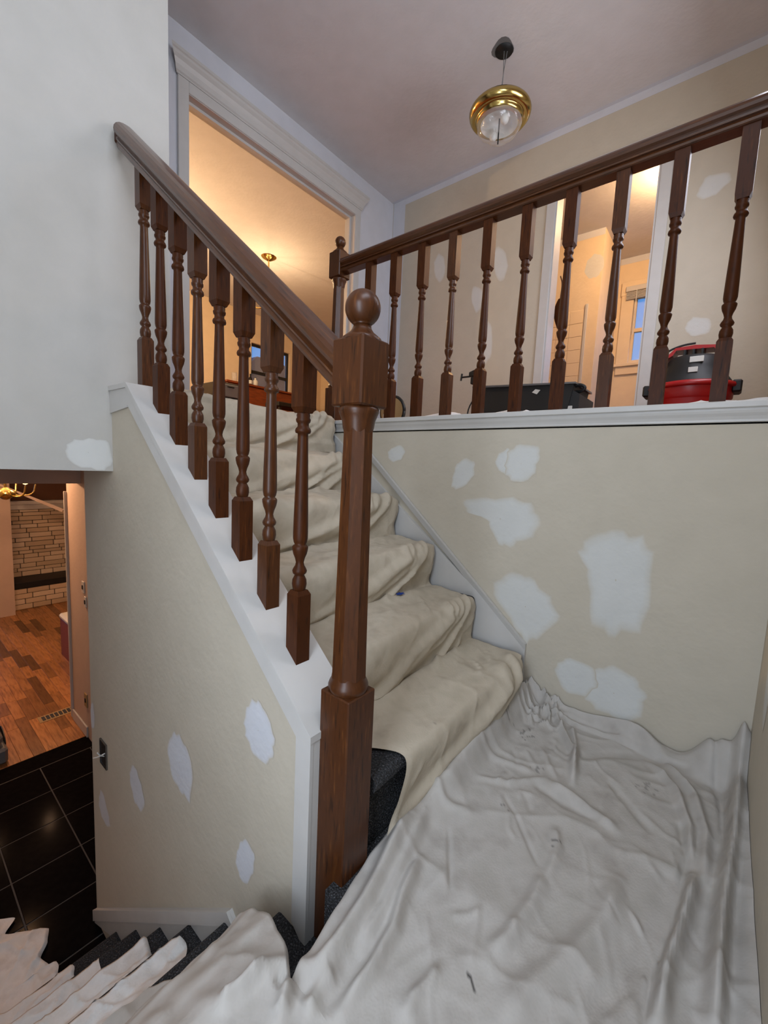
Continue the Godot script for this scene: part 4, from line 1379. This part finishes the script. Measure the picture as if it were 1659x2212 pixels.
	tube(s, smooth_path([Vector3(tx + 0.0, 1.50, -1.36), Vector3(tx - 0.03, 1.40, -1.40), Vector3(tx - 0.06, 1.29, -1.36), Vector3(tx - 0.08, 1.275, -1.47), Vector3(tx - 0.02, 1.272, -1.58)]), 0.005, 6)
	part("power_cord", s, M.black, o)

	# tan disc with a black rim, leaning near the top newel
	var d := Vector3(2.2, 1.365, -1.745)
	o = thing("round_pad", "tan round pad with black rim near the top newel post", "pad", Vector3(d.x, UPF, d.z))
	s = nst(true)
	var face := []
	for k in 28:
		face.append(Vector2(d.z + 0.090 * cos(TAU * k / 28), d.y + 0.090 * sin(TAU * k / 28)))
	part("face", pr(face, 0, d.x - 0.012, d.x + 0.012), M.tan, o)
	s = nst(true)
	var loop := []
	for k in 29:
		loop.append(Vector3(d.x, d.y + 0.096 * sin(TAU * k / 28), d.z + 0.096 * cos(TAU * k / 28)))
	tube(s, loop, 0.011, 8)
	part("rim", s, M.charcoal, o)
	s = nst()
	box(s, Vector3(1.99, UPF + 0.008, -1.66), Vector3(2.05, UPF + 0.075, -1.63), 0.012)
	tag(part("white_cap", s, M.label, self), "small white plastic cap on the floor by the second upper baluster", "cap")

	# electrical box in the half wall, with loose wires
	o = thing("outlet_box", "open electrical box with loose wire ends low on the half wall", "outlet", Vector3(0.63, -0.485, -2.16))
	s = nst()
	var yb := -0.485
	box(s, Vector3(0.630, yb, -2.205), Vector3(0.6365, yb + 0.125, -2.20))
	box(s, Vector3(0.630, yb, -2.125), Vector3(0.6365, yb + 0.125, -2.12))
	box(s, Vector3(0.630, yb, -2.20), Vector3(0.6365, yb + 0.006, -2.125))
	box(s, Vector3(0.630, yb + 0.119, -2.20), Vector3(0.6365, yb + 0.125, -2.125))
	part("frame", s, M.metal, o)
	part("inside", bx(Vector3(0.635, yb + 0.006, -2.20), Vector3(0.6368, yb + 0.119, -2.125)), M.charcoal, o)
	s = nst()
	tube(s, smooth_path([Vector3(0.636, yb + 0.07, -2.15), Vector3(0.61, yb + 0.06, -2.16), Vector3(0.60, yb + 0.045, -2.19)]), 0.003, 6)
	tube(s, smooth_path([Vector3(0.636, yb + 0.05, -2.16), Vector3(0.615, yb + 0.07, -2.15), Vector3(0.605, yb + 0.09, -2.15)]), 0.003, 6)
	part("wire", s, M.label, o)

# ---------------------------------------------------------------- living room beyond the wide doorway
func build_living_room() -> void:
	var up := UPF
	var s := nst()
	# far wall with a window opening x 4.58..5.42, y 2.25..3.16
	box(s, Vector3(0.8, up - 0.02, -7.16), Vector3(4.56, CEIL, -7.02))
	box(s, Vector3(5.44, up - 0.02, -7.16), Vector3(6.4, CEIL, -7.02))
	box(s, Vector3(4.56, up - 0.02, -7.16), Vector3(5.44, 2.22, -7.02))
	box(s, Vector3(4.56, 3.17, -7.16), Vector3(5.44, CEIL, -7.02))
	struct("wall_living_back", s, M.cream, "warm lit cream back wall of the living room", "wall")
	s = nst()
	box(s, Vector3(0.68, up - 0.02, -7.16), Vector3(0.80, CEIL, -3.0))
	struct("wall_living_left", s, M.cream, "warm lit cream left wall of the living room", "wall")
	struct("wall_living_right", bx(Vector3(6.3, up - 0.02, -7.16), Vector3(6.42, CEIL, -2.7)), M.cream, "warm lit cream right wall of the living room", "wall")
	# window with two sashes and cream casing
	s = nst()
	box(s, Vector3(4.46, 2.12, -7.02), Vector3(4.56, 3.28, -6.995), 0.003)
	box(s, Vector3(5.44, 2.12, -7.02), Vector3(5.54, 3.28, -6.995), 0.003)
	box(s, Vector3(4.56, 3.17, -7.02), Vector3(5.44, 3.28, -6.995), 0.003)
	box(s, Vector3(4.42, 2.17, -7.02), Vector3(5.58, 2.22, -6.96), 0.004)
	var wn := struct("window_3", s, M.cream, "cream cased living room window behind the balusters", "window")
	s = nst()
	for x in [[4.56, 4.60], [5.40, 5.44]]:
		box(s, Vector3(x[0], 2.22, -7.10), Vector3(x[1], 3.17, -7.05))
	box(s, Vector3(4.60, 2.22, -7.10), Vector3(5.40, 2.26, -7.05))
	box(s, Vector3(4.60, 3.13, -7.10), Vector3(5.40, 3.17, -7.05))
	box(s, Vector3(4.60, 2.64, -7.10), Vector3(5.40, 2.69, -7.045))
	part("sash", s, M.charcoal, wn)
	part("pane", bx(Vector3(4.60, 2.26, -7.08), Vector3(5.40, 3.13, -7.076)), M.glass, wn)
	# distant neighbouring house seen through it
	var o := thing("neighbour_house", "dark distant house roof seen through the living room window", "house", Vector3(9.6, 0.0, -14.0))
	s = nst()
	box(s, Vector3(8.6, 0.0, -15.0), Vector3(10.4, 4.2, -13.5))
	part("wall", s, M.charcoal, o)
	s = nst()
	prism(s, [Vector2(8.4, 4.2), Vector2(10.6, 4.2), Vector2(10.0, 4.7), Vector2(8.9, 4.7)], 2, -15.2, -13.3)
	part("roof", s, M.charcoal, o)
	# chandelier under the living room ceiling
	var c := Vector3(3.49, CEIL, -4.98)
	o = thing("chandelier", "lit chandelier hanging in the living room behind the handrail", "chandelier", c)
	s = nst(true)
	lathe(s, [Vector2(0.0, -0.05), Vector2(0.03, -0.045), Vector2(0.09, -0.012), Vector2(0.10, 0.0)], c, 24)
	part("canopy", s, M.brass, o)
	s = nst()
	tube(s, [c + Vector3(0, -0.04, 0), c + Vector3(0, -0.62, 0)], 0.010, 8)
	part("stem", s, M.brass, o)
	for k in 5:
		var a := TAU * k / 5.0 + 0.3
		var d := Vector3(cos(a), 0, sin(a))
		s = nst()
		tube(s, smooth_path([c + Vector3(0, -0.60, 0), c + d * 0.10 + Vector3(0, -0.66, 0), c + d * 0.19 + Vector3(0, -0.64, 0), c + d * 0.20 + Vector3(0, -0.58, 0)]), 0.008, 6)
		var arm := part("arm", s, M.brass, o)
		s = nst(true)
		lathe(s, [Vector2(0.0, -0.03), Vector2(0.018, -0.025), Vector2(0.026, 0.0), Vector2(0.020, 0.025), Vector2(0.0, 0.045)], c + d * 0.20 + Vector3(0, -0.545, 0), 12)
		part("bulb", s, M.lamp, arm)
		omni("chandelier_bulb_light", c + d * 0.20 + Vector3(0, -0.545, 0), Color(1.0, 0.84, 0.64), LIV * 0.3, 0.02)
	# floor lamp by the left wall
	o = thing("floor_lamp", "lit floor lamp hidden beside the living room doorway", "lamp", Vector3(1.75, up, -5.2))
	s = nst(true)
	lathe(s, [Vector2(0, 0), Vector2(0.14, 0), Vector2(0.14, 0.02), Vector2(0.02, 0.035)], Vector3(1.75, up, -5.2), 24)
	part("base", s, M.brass, o)
	s = nst()
	tube(s, [Vector3(1.75, up + 0.02, -5.2), Vector3(1.75, up + 1.45, -5.2)], 0.012, 8)
	part("pole", s, M.brass, o)
	s = nst(true)
	lathe(s, [Vector2(0.0, -0.04), Vector2(0.03, -0.02), Vector2(0.035, 0.02), Vector2(0.0, 0.06)], Vector3(1.75, up + 1.52, -5.2), 14)
	part("bulb", s, M.lamp, o)
	omni("floor_lamp_bulb_light", Vector3(1.75, up + 1.53, -5.2), Color(1.0, 0.84, 0.64), LIV * 7.0, 0.03)
	# upright piano, brown
	o = thing("upright_piano", "orange brown upright piano with bottles on its top", "piano", Vector3(4.5, up, -6.6))
	s = nst()
	box(s, Vector3(3.80, up, -6.95), Vector3(5.30, 2.28, -6.52), 0.006)
	var body := part("body", s, M.orangewood, o)
	s = nst()
	box(s, Vector3(3.77, 2.28, -6.96), Vector3(5.33, 2.315, -6.48), 0.006)
	part("lid", s, M.orangewood, o)
	s = nst()
	box(s, Vector3(3.86, 1.75, -6.52), Vector3(5.24, 2.2, -6.505), 0.004)
	part("upper_panel", s, M.orangewood, body)
	s = nst()
	box(s, Vector3(3.82, 1.84, -6.52), Vector3(5.28, 1.93, -6.25), 0.006)
	part("key_shelf", s, M.orangewood, o)
	# bottles and glass on the piano
	var kinds := [["bottle", "tall dark bottle with pale label standing on the piano", 4.16, 0.040, 0.30, "bottle"], ["bottle", "short dark bottle right of the tallest one on the piano", 4.30, 0.034, 0.20, "bottle"], ["jar", "pale jar at the right end of the bottles on the piano", 4.40, 0.045, 0.16, "label"]]
	for k in kinds:
		var b := Vector3(k[2], 2.315, -6.62)
		var t := thing(k[0], k[1], k[0], b)
		s = nst(true)
		var r: float = k[3]
		var h: float = k[4]
		lathe(s, [Vector2(0, 0), Vector2(r, 0.0), Vector2(r, h * 0.55), Vector2(r * 0.8, h * 0.66), Vector2(r * 0.36, h * 0.76), Vector2(r * 0.36, h * 0.94)], b, 16)
		part("glass", s, M[k[5]], t)
		s = nst(true)
		lathe(s, [Vector2(r * 0.40, h * 0.93), Vector2(r * 0.40, h), Vector2(0, h)], b, 12)
		part("cap", s, M.charcoal, t)
		if k[0] == "bottle":
			s = nst(true)
			lathe(s, [Vector2(r + 0.0006, h * 0.15), Vector2(r + 0.0006, h * 0.45)], b, 16)
			part("paper_label", s, M.label, t)
	var tb := Vector3(3.99, 2.315, -6.62)
	s = nst(true)
	lathe(s, [Vector2(0, 0.004), Vector2(0.040, 0.0), Vector2(0.046, 0.16), Vector2(0.043, 0.16), Vector2(0.038, 0.01), Vector2(0, 0.012)], tb, 18)
	tag(part("drinking_glass", s, M.clearglass, self), "clear drinking glass at the left end of the piano top", "glass")
	# grey slatted drawer tower
	o = thing("drawer_tower", "grey plastic drawer tower left of the piano", "drawers", Vector3(3.0, up, -5.3))
	s = nst()
	box(s, Vector3(2.86, up, -5.55), Vector3(3.22, 2.00, -5.15), 0.008)
	part("frame", s, M.charcoal, o)
	for k in 4:
		s = nst()
		box(s, Vector3(2.875, up + 0.03 + 0.178 * k, -5.16), Vector3(3.205, up + 0.19 + 0.178 * k, -5.13), 0.006)
		var dr := part("drawer", s, M.greyplastic, o)
		s = nst()
		box(s, Vector3(2.99, up + 0.15 + 0.178 * k, -5.135), Vector3(3.09, up + 0.17 + 0.178 * k, -5.115), 0.004)
		part("pull", s, M.charcoal, dr)
	# low dark bench in front of the piano
	o = thing("bench", "low dark bench in front of the piano", "bench", Vector3(4.2, up, -5.6))
	s = nst()
	box(s, Vector3(4.0, 1.86, -5.75), Vector3(4.75, 1.93, -5.40), 0.01)
	part("seat", s, M.black, o)
	for x in [4.04, 4.67]:
		for z in [-5.72, -5.47]:
			part("leg", bx(Vector3(x, up, z), Vector3(x + 0.04, 1.86, z + 0.04), 0.004), M.black, o)
	# guitar-like dark case leaning at the doorway
	o = thing("instrument_case", "narrow dark case leaning behind the big newel post", "case", Vector3(3.62, up, -4.2))
	s = nst()
	prism(s, [Vector2(3.52, up), Vector2(3.70, up), Vector2(3.74, up + 0.16), Vector2(3.66, up + 0.34), Vector2(3.64, up + 0.58), Vector2(3.57, up + 0.58), Vector2(3.55, up + 0.34), Vector2(3.47, up + 0.16)], 2, -4.25, -4.14)
	part("shell", s, M.black, o)
	# cream panelled cupboard door in the right part of the doorway
	s = nst()
	box(s, Vector3(4.55, up, -4.66), Vector3(5.15, 3.2, -4.62), 0.004)
	var cd := struct("door_3", s, M.cream, "cream panelled door inside the living room", "door")
	for r in [[up + 0.15, up + 0.85], [up + 0.98, 3.08]]:
		for x in [[4.63, 4.81], [4.89, 5.07]]:
			part("door_panel", bx(Vector3(x[0], r[0], -4.625), Vector3(x[1], r[1], -4.612), 0.006), M.cream, cd)

# ---------------------------------------------------------------- bathroom
func build_bathroom() -> void:
	var up := UPF
	var s := nst()
	box(s, Vector3(5.18, up - 0.02, -2.75), Vector3(5.30, CEIL, -1.28))
	box(s, Vector3(5.30, up - 0.02, -1.40), Vector3(6.04, CEIL, -1.28))
	var wt := struct("wall_bath_tiled", s, M.cream, "warm lit bathroom wall with square tiles", "wall")
	# tiles, each its own piece
	var cube := bx(Vector3(-0.006, -0.071, -0.071), Vector3(0.002, 0.071, 0.071), 0.003)
	var tile := done(cube)
	for j in 11:
		for i in 5:
			inst("tile", tile, M.bathtile, wt, Vector3(5.18, up + 0.09 + 0.145 * j, -1.50 - 0.145 * i))
	part("edge_trim", bx(Vector3(5.165, up, -1.415), Vector3(5.18, 2.92, -1.385), 0.004), M.white, wt)
	part("filler_patch", patch_shape([Vector2(-1.462, 3.265), Vector2(-1.427, 3.403), Vector2(-1.345, 3.439), Vector2(-1.269, 3.362), Vector2(-1.281, 3.245), Vector2(-1.369, 3.184)], 0, 5.18, -0.0007), M.spackle, wt)
	s = nst()
	box(s, Vector3(6.04, up - 0.02, -2.75), Vector3(6.16, CEIL, -1.09))
	box(s, Vector3(6.04, up - 0.02, -0.60), Vector3(6.16, CEIL, 0.16))
	box(s, Vector3(6.04, up - 0.02, -1.09), Vector3(6.16, 2.42, -0.60))
	box(s, Vector3(6.04, 3.22, -1.09), Vector3(6.16, CEIL, -0.60))
	struct("wall_bath_back", s, M.cream, "warm lit bathroom back wall around its window", "wall")
	struct("wall_bath_left", bx(Vector3(3.68, up - 0.02, -2.87), Vector3(6.16, CEIL, -2.75)), M.cream, "hidden left wall of the bathroom", "wall")
	s = nst()
	box(s, Vector3(3.5585, CEIL - 0.05, -1.2), Vector3(3.5586, CEIL - 0.049, -1.19))
	box(s, Vector3(5.178, CEIL - 0.07, -2.7), Vector3(5.1795, CEIL, -1.28))
	box(s, Vector3(6.038, CEIL - 0.07, -1.28), Vector3(6.0395, CEIL, 0.15))
	struct("trim_bath_ceiling", s, M.primer, "pale joint strip along the bathroom ceiling", "trim")
	# window with casing, sill, blind
	s = nst()
	box(s, Vector3(6.012, 2.42, -1.225), Vector3(6.04, 3.40, -1.09), 0.003)
	box(s, Vector3(6.012, 2.42, -0.60), Vector3(6.04, 3.40, -0.50), 0.003)
	box(s, Vector3(6.006, 3.24, -1.235), Vector3(6.04, 3.40, -0.47), 0.003)
	box(s, Vector3(5.985, 2.385, -1.28), Vector3(6.04, 2.42, -0.40), 0.004)
	box(s, Vector3(6.012, 2.29, -1.22), Vector3(6.04, 2.385, -0.46), 0.003)
	var wn := struct("window_4", s, M.cream, "cream cased bathroom window showing blue dusk sky", "window")
	s = nst()
	box(s, Vector3(6.05, 2.42, -1.09), Vector3(6.10, 3.24, -1.06))
	box(s, Vector3(6.05, 2.42, -0.63), Vector3(6.10, 3.24, -0.60))
	box(s, Vector3(6.05, 2.42, -1.06), Vector3(6.10, 2.46, -0.63))
	box(s, Vector3(6.05, 2.80, -1.06), Vector3(6.10, 2.84, -0.63))
	part("sash", s, M.cream, wn)
	part("pane", bx(Vector3(6.075, 2.46, -1.06), Vector3(6.079, 3.24, -0.63)), M.glass, wn)
	var o := thing("window_blind", "raised white blind stacked at the top of the bathroom window", "blind", Vector3(6.0, 3.12, -0.80))
	s = nst()
	box(s, Vector3(5.975, 3.27, -1.18), Vector3(6.005, 3.33, -0.50), 0.004)
	part("head_rail", s, M.white, o)
	for k in 6:
		part("slat", bx(Vector3(5.975, 3.18 + 0.014 * k, -1.17), Vector3(6.005, 3.188 + 0.014 * k, -0.51), 0.002), M.white, o)
	s = nst()
	tube(s, [Vector3(5.97, 3.27, -1.06), Vector3(5.97, 2.75, -1.06)], 0.004, 6)
	part("wand", s, M.label, o)
	# dark bag on a hook just inside
	o = thing("hanging_bag", "dark brown bag hanging just inside the bathroom doorway", "bag", Vector3(3.76, 2.28, -1.22))
	s = nst(true)
	var rows := []
	for j in 13:
		var t := j / 12.0
		var row := []
		for i in 25:
			var a := TAU * i / 24.0
			var r := 0.045 * sin(PI * clampf(t * 0.9 + 0.08, 0, 1)) * (1.0 - 0.25 * t) + 0.004
			row.append(Vector3(3.76 + 0.6 * r * cos(a), 2.48 - 0.24 * t, -1.235 + r * sin(a)))
		rows.append(row)
	part("body", mesh_grid(rows), M.turned, o)
	s = nst()
	tube(s, smooth_path([Vector3(3.76, 2.47, -1.235), Vector3(3.755, 2.60, -1.225), Vector3(3.75, 2.66, -1.245)]), 0.005, 6)
	part("strap", s, M.turned, o)
	# ceiling light
	o = thing("bathroom_light", "round warm bathroom ceiling light above the doorway view", "lamp", Vector3(4.5, CEIL, -0.5))
	s = nst(true)
	lathe(s, [Vector2(0.0, -0.09), Vector2(0.07, -0.08), Vector2(0.12, -0.045), Vector2(0.13, -0.02)], Vector3(4.5, CEIL, -0.5), 24)
	part("globe", s, M.lamp, o)
	s = nst(true)
	lathe(s, [Vector2(0.13, -0.025), Vector2(0.145, -0.02), Vector2(0.145, 0.0)], Vector3(4.5, CEIL, -0.5), 24)
	part("rim", s, M.brass, o)
	omni("bathroom_light_source", Vector3(4.5, CEIL - 0.14, -0.5), Color(1.0, 0.80, 0.58), BATH, 0.08)

# ---------------------------------------------------------------- lower hall and family room
func build_lower_rooms() -> void:
	var lw := LOW
	struct("floor_lower", bx(Vector3(-0.75, lw - 0.15, -9.1), Vector3(4.6, lw - 0.012, -0.5)), M.grout, "subfloor and grout under the lower level tiles", "floor")
	# black tiles
	var o := thing("tile_floor", "glossy black square tiles of the lower hall", "floor", Vector3(0.3, lw - 0.012, -3.2))
	o.set_meta("kind", "structure")
	var tile := done(bx(Vector3(-0.1628, -0.012, -0.1628), Vector3(0.1628, 0.0, 0.1628), 0.002))
	var rnd := RandomNumberGenerator.new()
	rnd.seed = 7
	for i in 6:
		for j in 6:
			var x := 0.72 + 0.166 - 0.333 * i + 0.333
			var z := -2.255 - 0.166 - 0.333 * j + 0.333
			var t := inst("tile", tile, M.tile, o, Vector3(x, lw + rnd.randf_range(-0.0006, 0.0), z))
			t.rotation.y = rnd.randi_range(0, 3) * PI / 2
	part("grout_bed", bx(Vector3(-0.6, lw - 0.011, -4.11), Vector3(1.084, lw - 0.0025, -2.0)), M.grout, o)
	part("border_tile", bx(Vector3(-0.6, lw - 0.012, -4.113), Vector3(1.085, lw, -3.925), 0.003), M.tile, o)
	# oak boards of the family room
	o = thing("board_floor", "warm oak strip floor of the lower family room", "floor", Vector3(1.2, lw - 0.012, -6.2))
	o.set_meta("kind", "structure")
	var woods := []
	for k in 6:
		var a: float = [0.80, 1.0, 1.08, 0.62, 0.92, 1.0][k]
		var m := textured(mat(Color(a, a * 0.97, a * 0.94), 0.30), noise_tex(70 + k, 0.02, [Color(0.48, 0.32, 0.18), Color(0.64, 0.45, 0.27), Color(0.70, 0.52, 0.34)], 4, 128), Vector3(14, 14, 1.6), true)
		woods.append(m)
	var x0 := 0.16
	while x0 < 2.6:
		var z := -4.115
		while z > -8.8:
			var len := rnd.randf_range(0.25, 0.75)
			var z1 := maxf(z - len, -8.8)
			if x0 > 0.1:
				part("board", bx(Vector3(x0 + 0.0006, lw - 0.012, z1 + 0.0006), Vector3(x0 + 0.0794, lw + rnd.randf_range(-0.0005, 0.0), z - 0.0006), 0.0012), woods[rnd.randi_range(0, 5)], o)
			z = z1
		x0 += 0.08
	# floor register
	var vt := thing("floor_register", "small dark metal floor register set in the oak boards", "vent", Vector3(1.01, lw, -4.66))
	part("frame", bx(Vector3(0.86, lw, -4.72), Vector3(1.16, lw + 0.004, -4.60), 0.002), M.tan, vt)
	for k in 8:
		part("louvre", bx(Vector3(0.885 + 0.032 * k, lw + 0.003, -4.70), Vector3(0.909 + 0.032 * k, lw + 0.006, -4.62), 0.001), M.charcoal, vt)
	# walls of the lower hall
	struct("wall_lower_right", bx(Vector3(1.085, lw - 0.02, -4.477), Vector3(1.21, 0.935, -2.3)), M.pink, "pinkish lit wall at the end of the lower hall", "wall")
	struct("wall_lower_far", bx(Vector3(0.645, lw - 0.02, -2.339), Vector3(1.2, 0.929, -2.30)), M.beige, "beige back of the space under the stairs", "wall")
	var s := nst()
	box(s, Vector3(-0.6, 0.752, -4.20), Vector3(1.085, 0.94, -4.08))
	struct("trim_lower_header", s, M.pink, "pinkish header beam over the lower hall opening", "trim")
	s = nst()
	box(s, Vector3(1.072, lw, -4.480), Vector3(1.085, lw + 0.10, -4.075), 0.004)
	struct("baseboard_lower", s, M.white, "white baseboard at the foot of the pinkish lower wall", "baseboard")
	s = nst()
	box(s, Vector3(1.066, lw + 0.02, -4.50), Vector3(1.215, 0.66, -4.478), 0.004)
	box(s, Vector3(1.215, 0.56, -4.50), Vector3(3.5, 0.66, -4.478), 0.004)
	struct("trim_lower_corner", s, M.white, "white casing strip at the corner of the lower hall wall", "trim")
	for k in [[-0.116, -4.078, 0.030, 0.05, "white wall thermostat on the pinkish lower wall", "thermostat"], [-0.233, -4.029, 0.022, 0.045, "small dark switch below the thermostat", "switch"], [-1.128, -4.098, 0.035, 0.06, "tan outlet plate low on the pinkish lower wall", "outlet"]]:
		var t := thing(k[5], k[4], k[5], Vector3(1.08, k[0] - k[3], k[1]))
		var y: float = k[0]
		part("plate", bx(Vector3(1.076, y - k[3], k[1] - k[2]), Vector3(1.085, y + k[3], k[1] + k[2]), 0.003), M.tan if k[5] == "outlet" else M.outlet, t)
		part("button", bx(Vector3(1.071, y - 0.018, k[1] - 0.01), Vector3(1.077, y + 0.018, k[1] + 0.01), 0.002), M.charcoal, t)
	# fireplace wall of painted bricks
	var wb := struct("wall_fireplace", bx(Vector3(0.9, lw - 0.02, -8.95), Vector3(4.4, 0.95, -8.75)), M.brownwall, "brown wall behind the pale painted brick fireplace", "wall")
	var mats := []
	for k in 3:
		mats.append(textured(mat([Color(0.80, 0.72, 0.62), Color(0.74, 0.66, 0.56), Color(0.84, 0.77, 0.68)][k], 0.8), M.beige.albedo_texture, Vector3.ONE * 3.0, true))
	part("mortar", bx(Vector3(1.25, lw, -8.76), Vector3(2.75, 0.06, -8.725)), M.grout, wb)
	var y := -1.04
	while y < 0.02:
		var h := rnd.randf_range(0.055, 0.085)
		var x := 1.26 - rnd.randf_range(0.0, 0.15)
		while x < 2.7:
			var w := rnd.randf_range(0.16, 0.40)
			part("brick", bx(Vector3(maxf(x, 1.26) + 0.005, y + 0.004, -8.73), Vector3(minf(x + w, 2.72) - 0.005, minf(y + h, 0.055) - 0.004, -8.70 + rnd.randf_range(-0.012, 0.004)), 0.004), mats[rnd.randi_range(0, 2)], wb)
			x += w
			if x > 2.66:
				break
		y += h
	o = thing("hearth", "raised pale brick hearth with a thick black slab", "hearth", Vector3(2.0, lw, -8.5))
	part("slab", bx(Vector3(1.28, -1.125, -8.69), Vector3(3.0, -1.035, -8.25), 0.006), M.black, o)
	part("mortar", bx(Vector3(1.28, lw, -8.69), Vector3(2.98, -1.125, -8.285)), M.grout, o)
	for r in 4:
		var x := 1.26 - 0.12 * (r % 2)
		while x < 2.95:
			var w := rnd.randf_range(0.22, 0.32)
			part("brick", bx(Vector3(maxf(x, 1.26) + 0.005, lw + 0.004 + 0.083 * r, -8.30), Vector3(minf(x + w, 2.98) - 0.005, lw + 0.079 + 0.083 * r, -8.27 + rnd.randf_range(-0.006, 0.002)), 0.004), mats[rnd.randi_range(0, 2)], o)
			x += w
			if x > 2.90:
				break
	s = nst()
	box(s, Vector3(1.2, 0.06, -8.75), Vector3(3.2, 0.14, -8.66), 0.004)
	box(s, Vector3(1.2, 0.14, -8.75), Vector3(3.2, 0.20, -8.63), 0.006)
	struct("trim_fireplace_top", s, M.white, "white moulded band above the painted brick fireplace", "trim")
	struct("trim_lower_column", bx(Vector3(0.88, lw, -8.30), Vector3(1.275, 0.95, -8.06)), M.pink, "pale square column left of the brick fireplace", "column")
	s = nst()
	prism(s, [Vector2(0.98, 0.60), Vector2(1.02, 0.56), Vector2(1.75, 0.13), Vector2(1.78, 0.17)], 2, -7.6, -7.5)
	struct("trim_sloping_rail", s, M.pink, "sloping pinkish rail in front of the brown wall", "trim")
	struct("wall_family_right", bx(Vector3(4.4, lw - 0.02, -9.0), Vector3(4.5, 0.95, -4.4)), M.pink, "hidden right wall of the lower family room", "wall")
	struct("wall_family_front", bx(Vector3(1.21, lw - 0.02, -4.477), Vector3(4.5, 0.95, -4.40)), M.pink, "hidden front wall of the lower family room", "wall")
	struct("ceiling_lower", bx(Vector3(-0.6, 0.94, -9.0), Vector3(4.5, 1.0, -4.2)), M.ceiling, "low ceiling of the family room", "ceiling")
	# brass chandelier of the family room
	var c := Vector3(0.93, 0.50, -6.1)
	o = thing("chandelier", "shiny brass chandelier with lit bulbs in the lower room", "chandelier", Vector3(c.x, 0.94, c.z))
	s = nst()
	tube(s, [Vector3(c.x, 0.94, c.z), Vector3(c.x, c.y, c.z)], 0.012, 8)
	part("stem", s, M.brass, o)
	s = nst(true)
	lathe(s, [Vector2(0.0, -0.05), Vector2(0.03, -0.04), Vector2(0.08, 0.0), Vector2(0.10, 0.03), Vector2(0.02, 0.09)], c, 20)
	part("bowl", s, M.brass, o)
	for k in 6:
		var a := TAU * k / 6.0
		var d := Vector3(cos(a), 0, sin(a))
		s = nst()
		tube(s, smooth_path([c + Vector3(0, 0.03, 0), c + d * 0.12 + Vector3(0, -0.01, 0), c + d * 0.24 + Vector3(0, 0.01, 0), c + d * 0.26 + Vector3(0, 0.12, 0)]), 0.009, 6)
		var arm := part("arm", s, M.brass, o)
		s = nst(true)
		lathe(s, [Vector2(0.0, -0.03), Vector2(0.020, -0.02), Vector2(0.03, 0.01), Vector2(0.022, 0.04), Vector2(0.0, 0.06)], c + d * 0.26 + Vector3(0, 0.16, 0), 12)
		part("bulb", s, M.lamp, arm)
		if k % 3 == 0:
			omni("family_room_bulb_light", c + d * 0.26 + Vector3(0, 0.165, 0), Color(1.0, 0.78, 0.60), FAM * 0.45, 0.02)
	# recessed ceiling light near the start of the boards
	o = thing("ceiling_light", "round recessed ceiling light just inside the lower family room", "lamp", Vector3(0.75, 0.94, -4.95))
	s = nst(true)
	lathe(s, [Vector2(0.0, -0.012), Vector2(0.06, -0.010), Vector2(0.07, 0.0)], Vector3(0.75, 0.94, -4.95), 20)
	part("lens", s, M.lamp, o)
	s = nst(true)
	lathe(s, [Vector2(0.07, -0.004), Vector2(0.09, -0.006), Vector2(0.095, 0.0)], Vector3(0.75, 0.94, -4.95), 20)
	part("ring", s, M.white, o)
	omni("ceiling_light_source", Vector3(0.75, 0.90, -4.95), Color(1.0, 0.76, 0.56), FAM * 1.1, 0.05)
	# grey pet crate at the left edge
	o = thing("pet_crate", "grey plastic crate with dark mesh opening at the left edge", "crate", Vector3(0.42, lw, -4.4))
	s = nst()
	box(s, Vector3(0.20, lw, -4.62), Vector3(0.575, lw + 0.13, -4.16), 0.02)
	box(s, Vector3(0.22, lw + 0.13, -4.60), Vector3(0.555, lw + 0.24, -4.18), 0.04)
	part("shell", s, M.greyplastic, o)
	s = nst()
	var ov := []
	for k in 20:
		ov.append(Vector2(-4.39 + 0.13 * cos(TAU * k / 20), lw + 0.12 + 0.07 * sin(TAU * k / 20)))
	prism(s, ov, 0, 0.572, 0.578)
	part("mesh_opening", s, M.black, o)
	# side table with pale cloth, at the edge of the corner trim
	o = thing("cabinet", "reddish wooden cabinet end with a pale cloth on top", "cabinet", Vector3(1.5, lw, -5.9))
	part("body", bx(Vector3(1.37, lw, -6.1), Vector3(1.9, lw + 0.46, -5.5), 0.006), M.orangewood, o)
	s = nst()
	box(s, Vector3(1.36, lw + 0.46, -6.11), Vector3(1.9, lw + 0.52, -5.7), 0.02)
	tag(part("folded_cloth", s, M.label, self), "pale folded cloth lying on the reddish cabinet", "cloth")
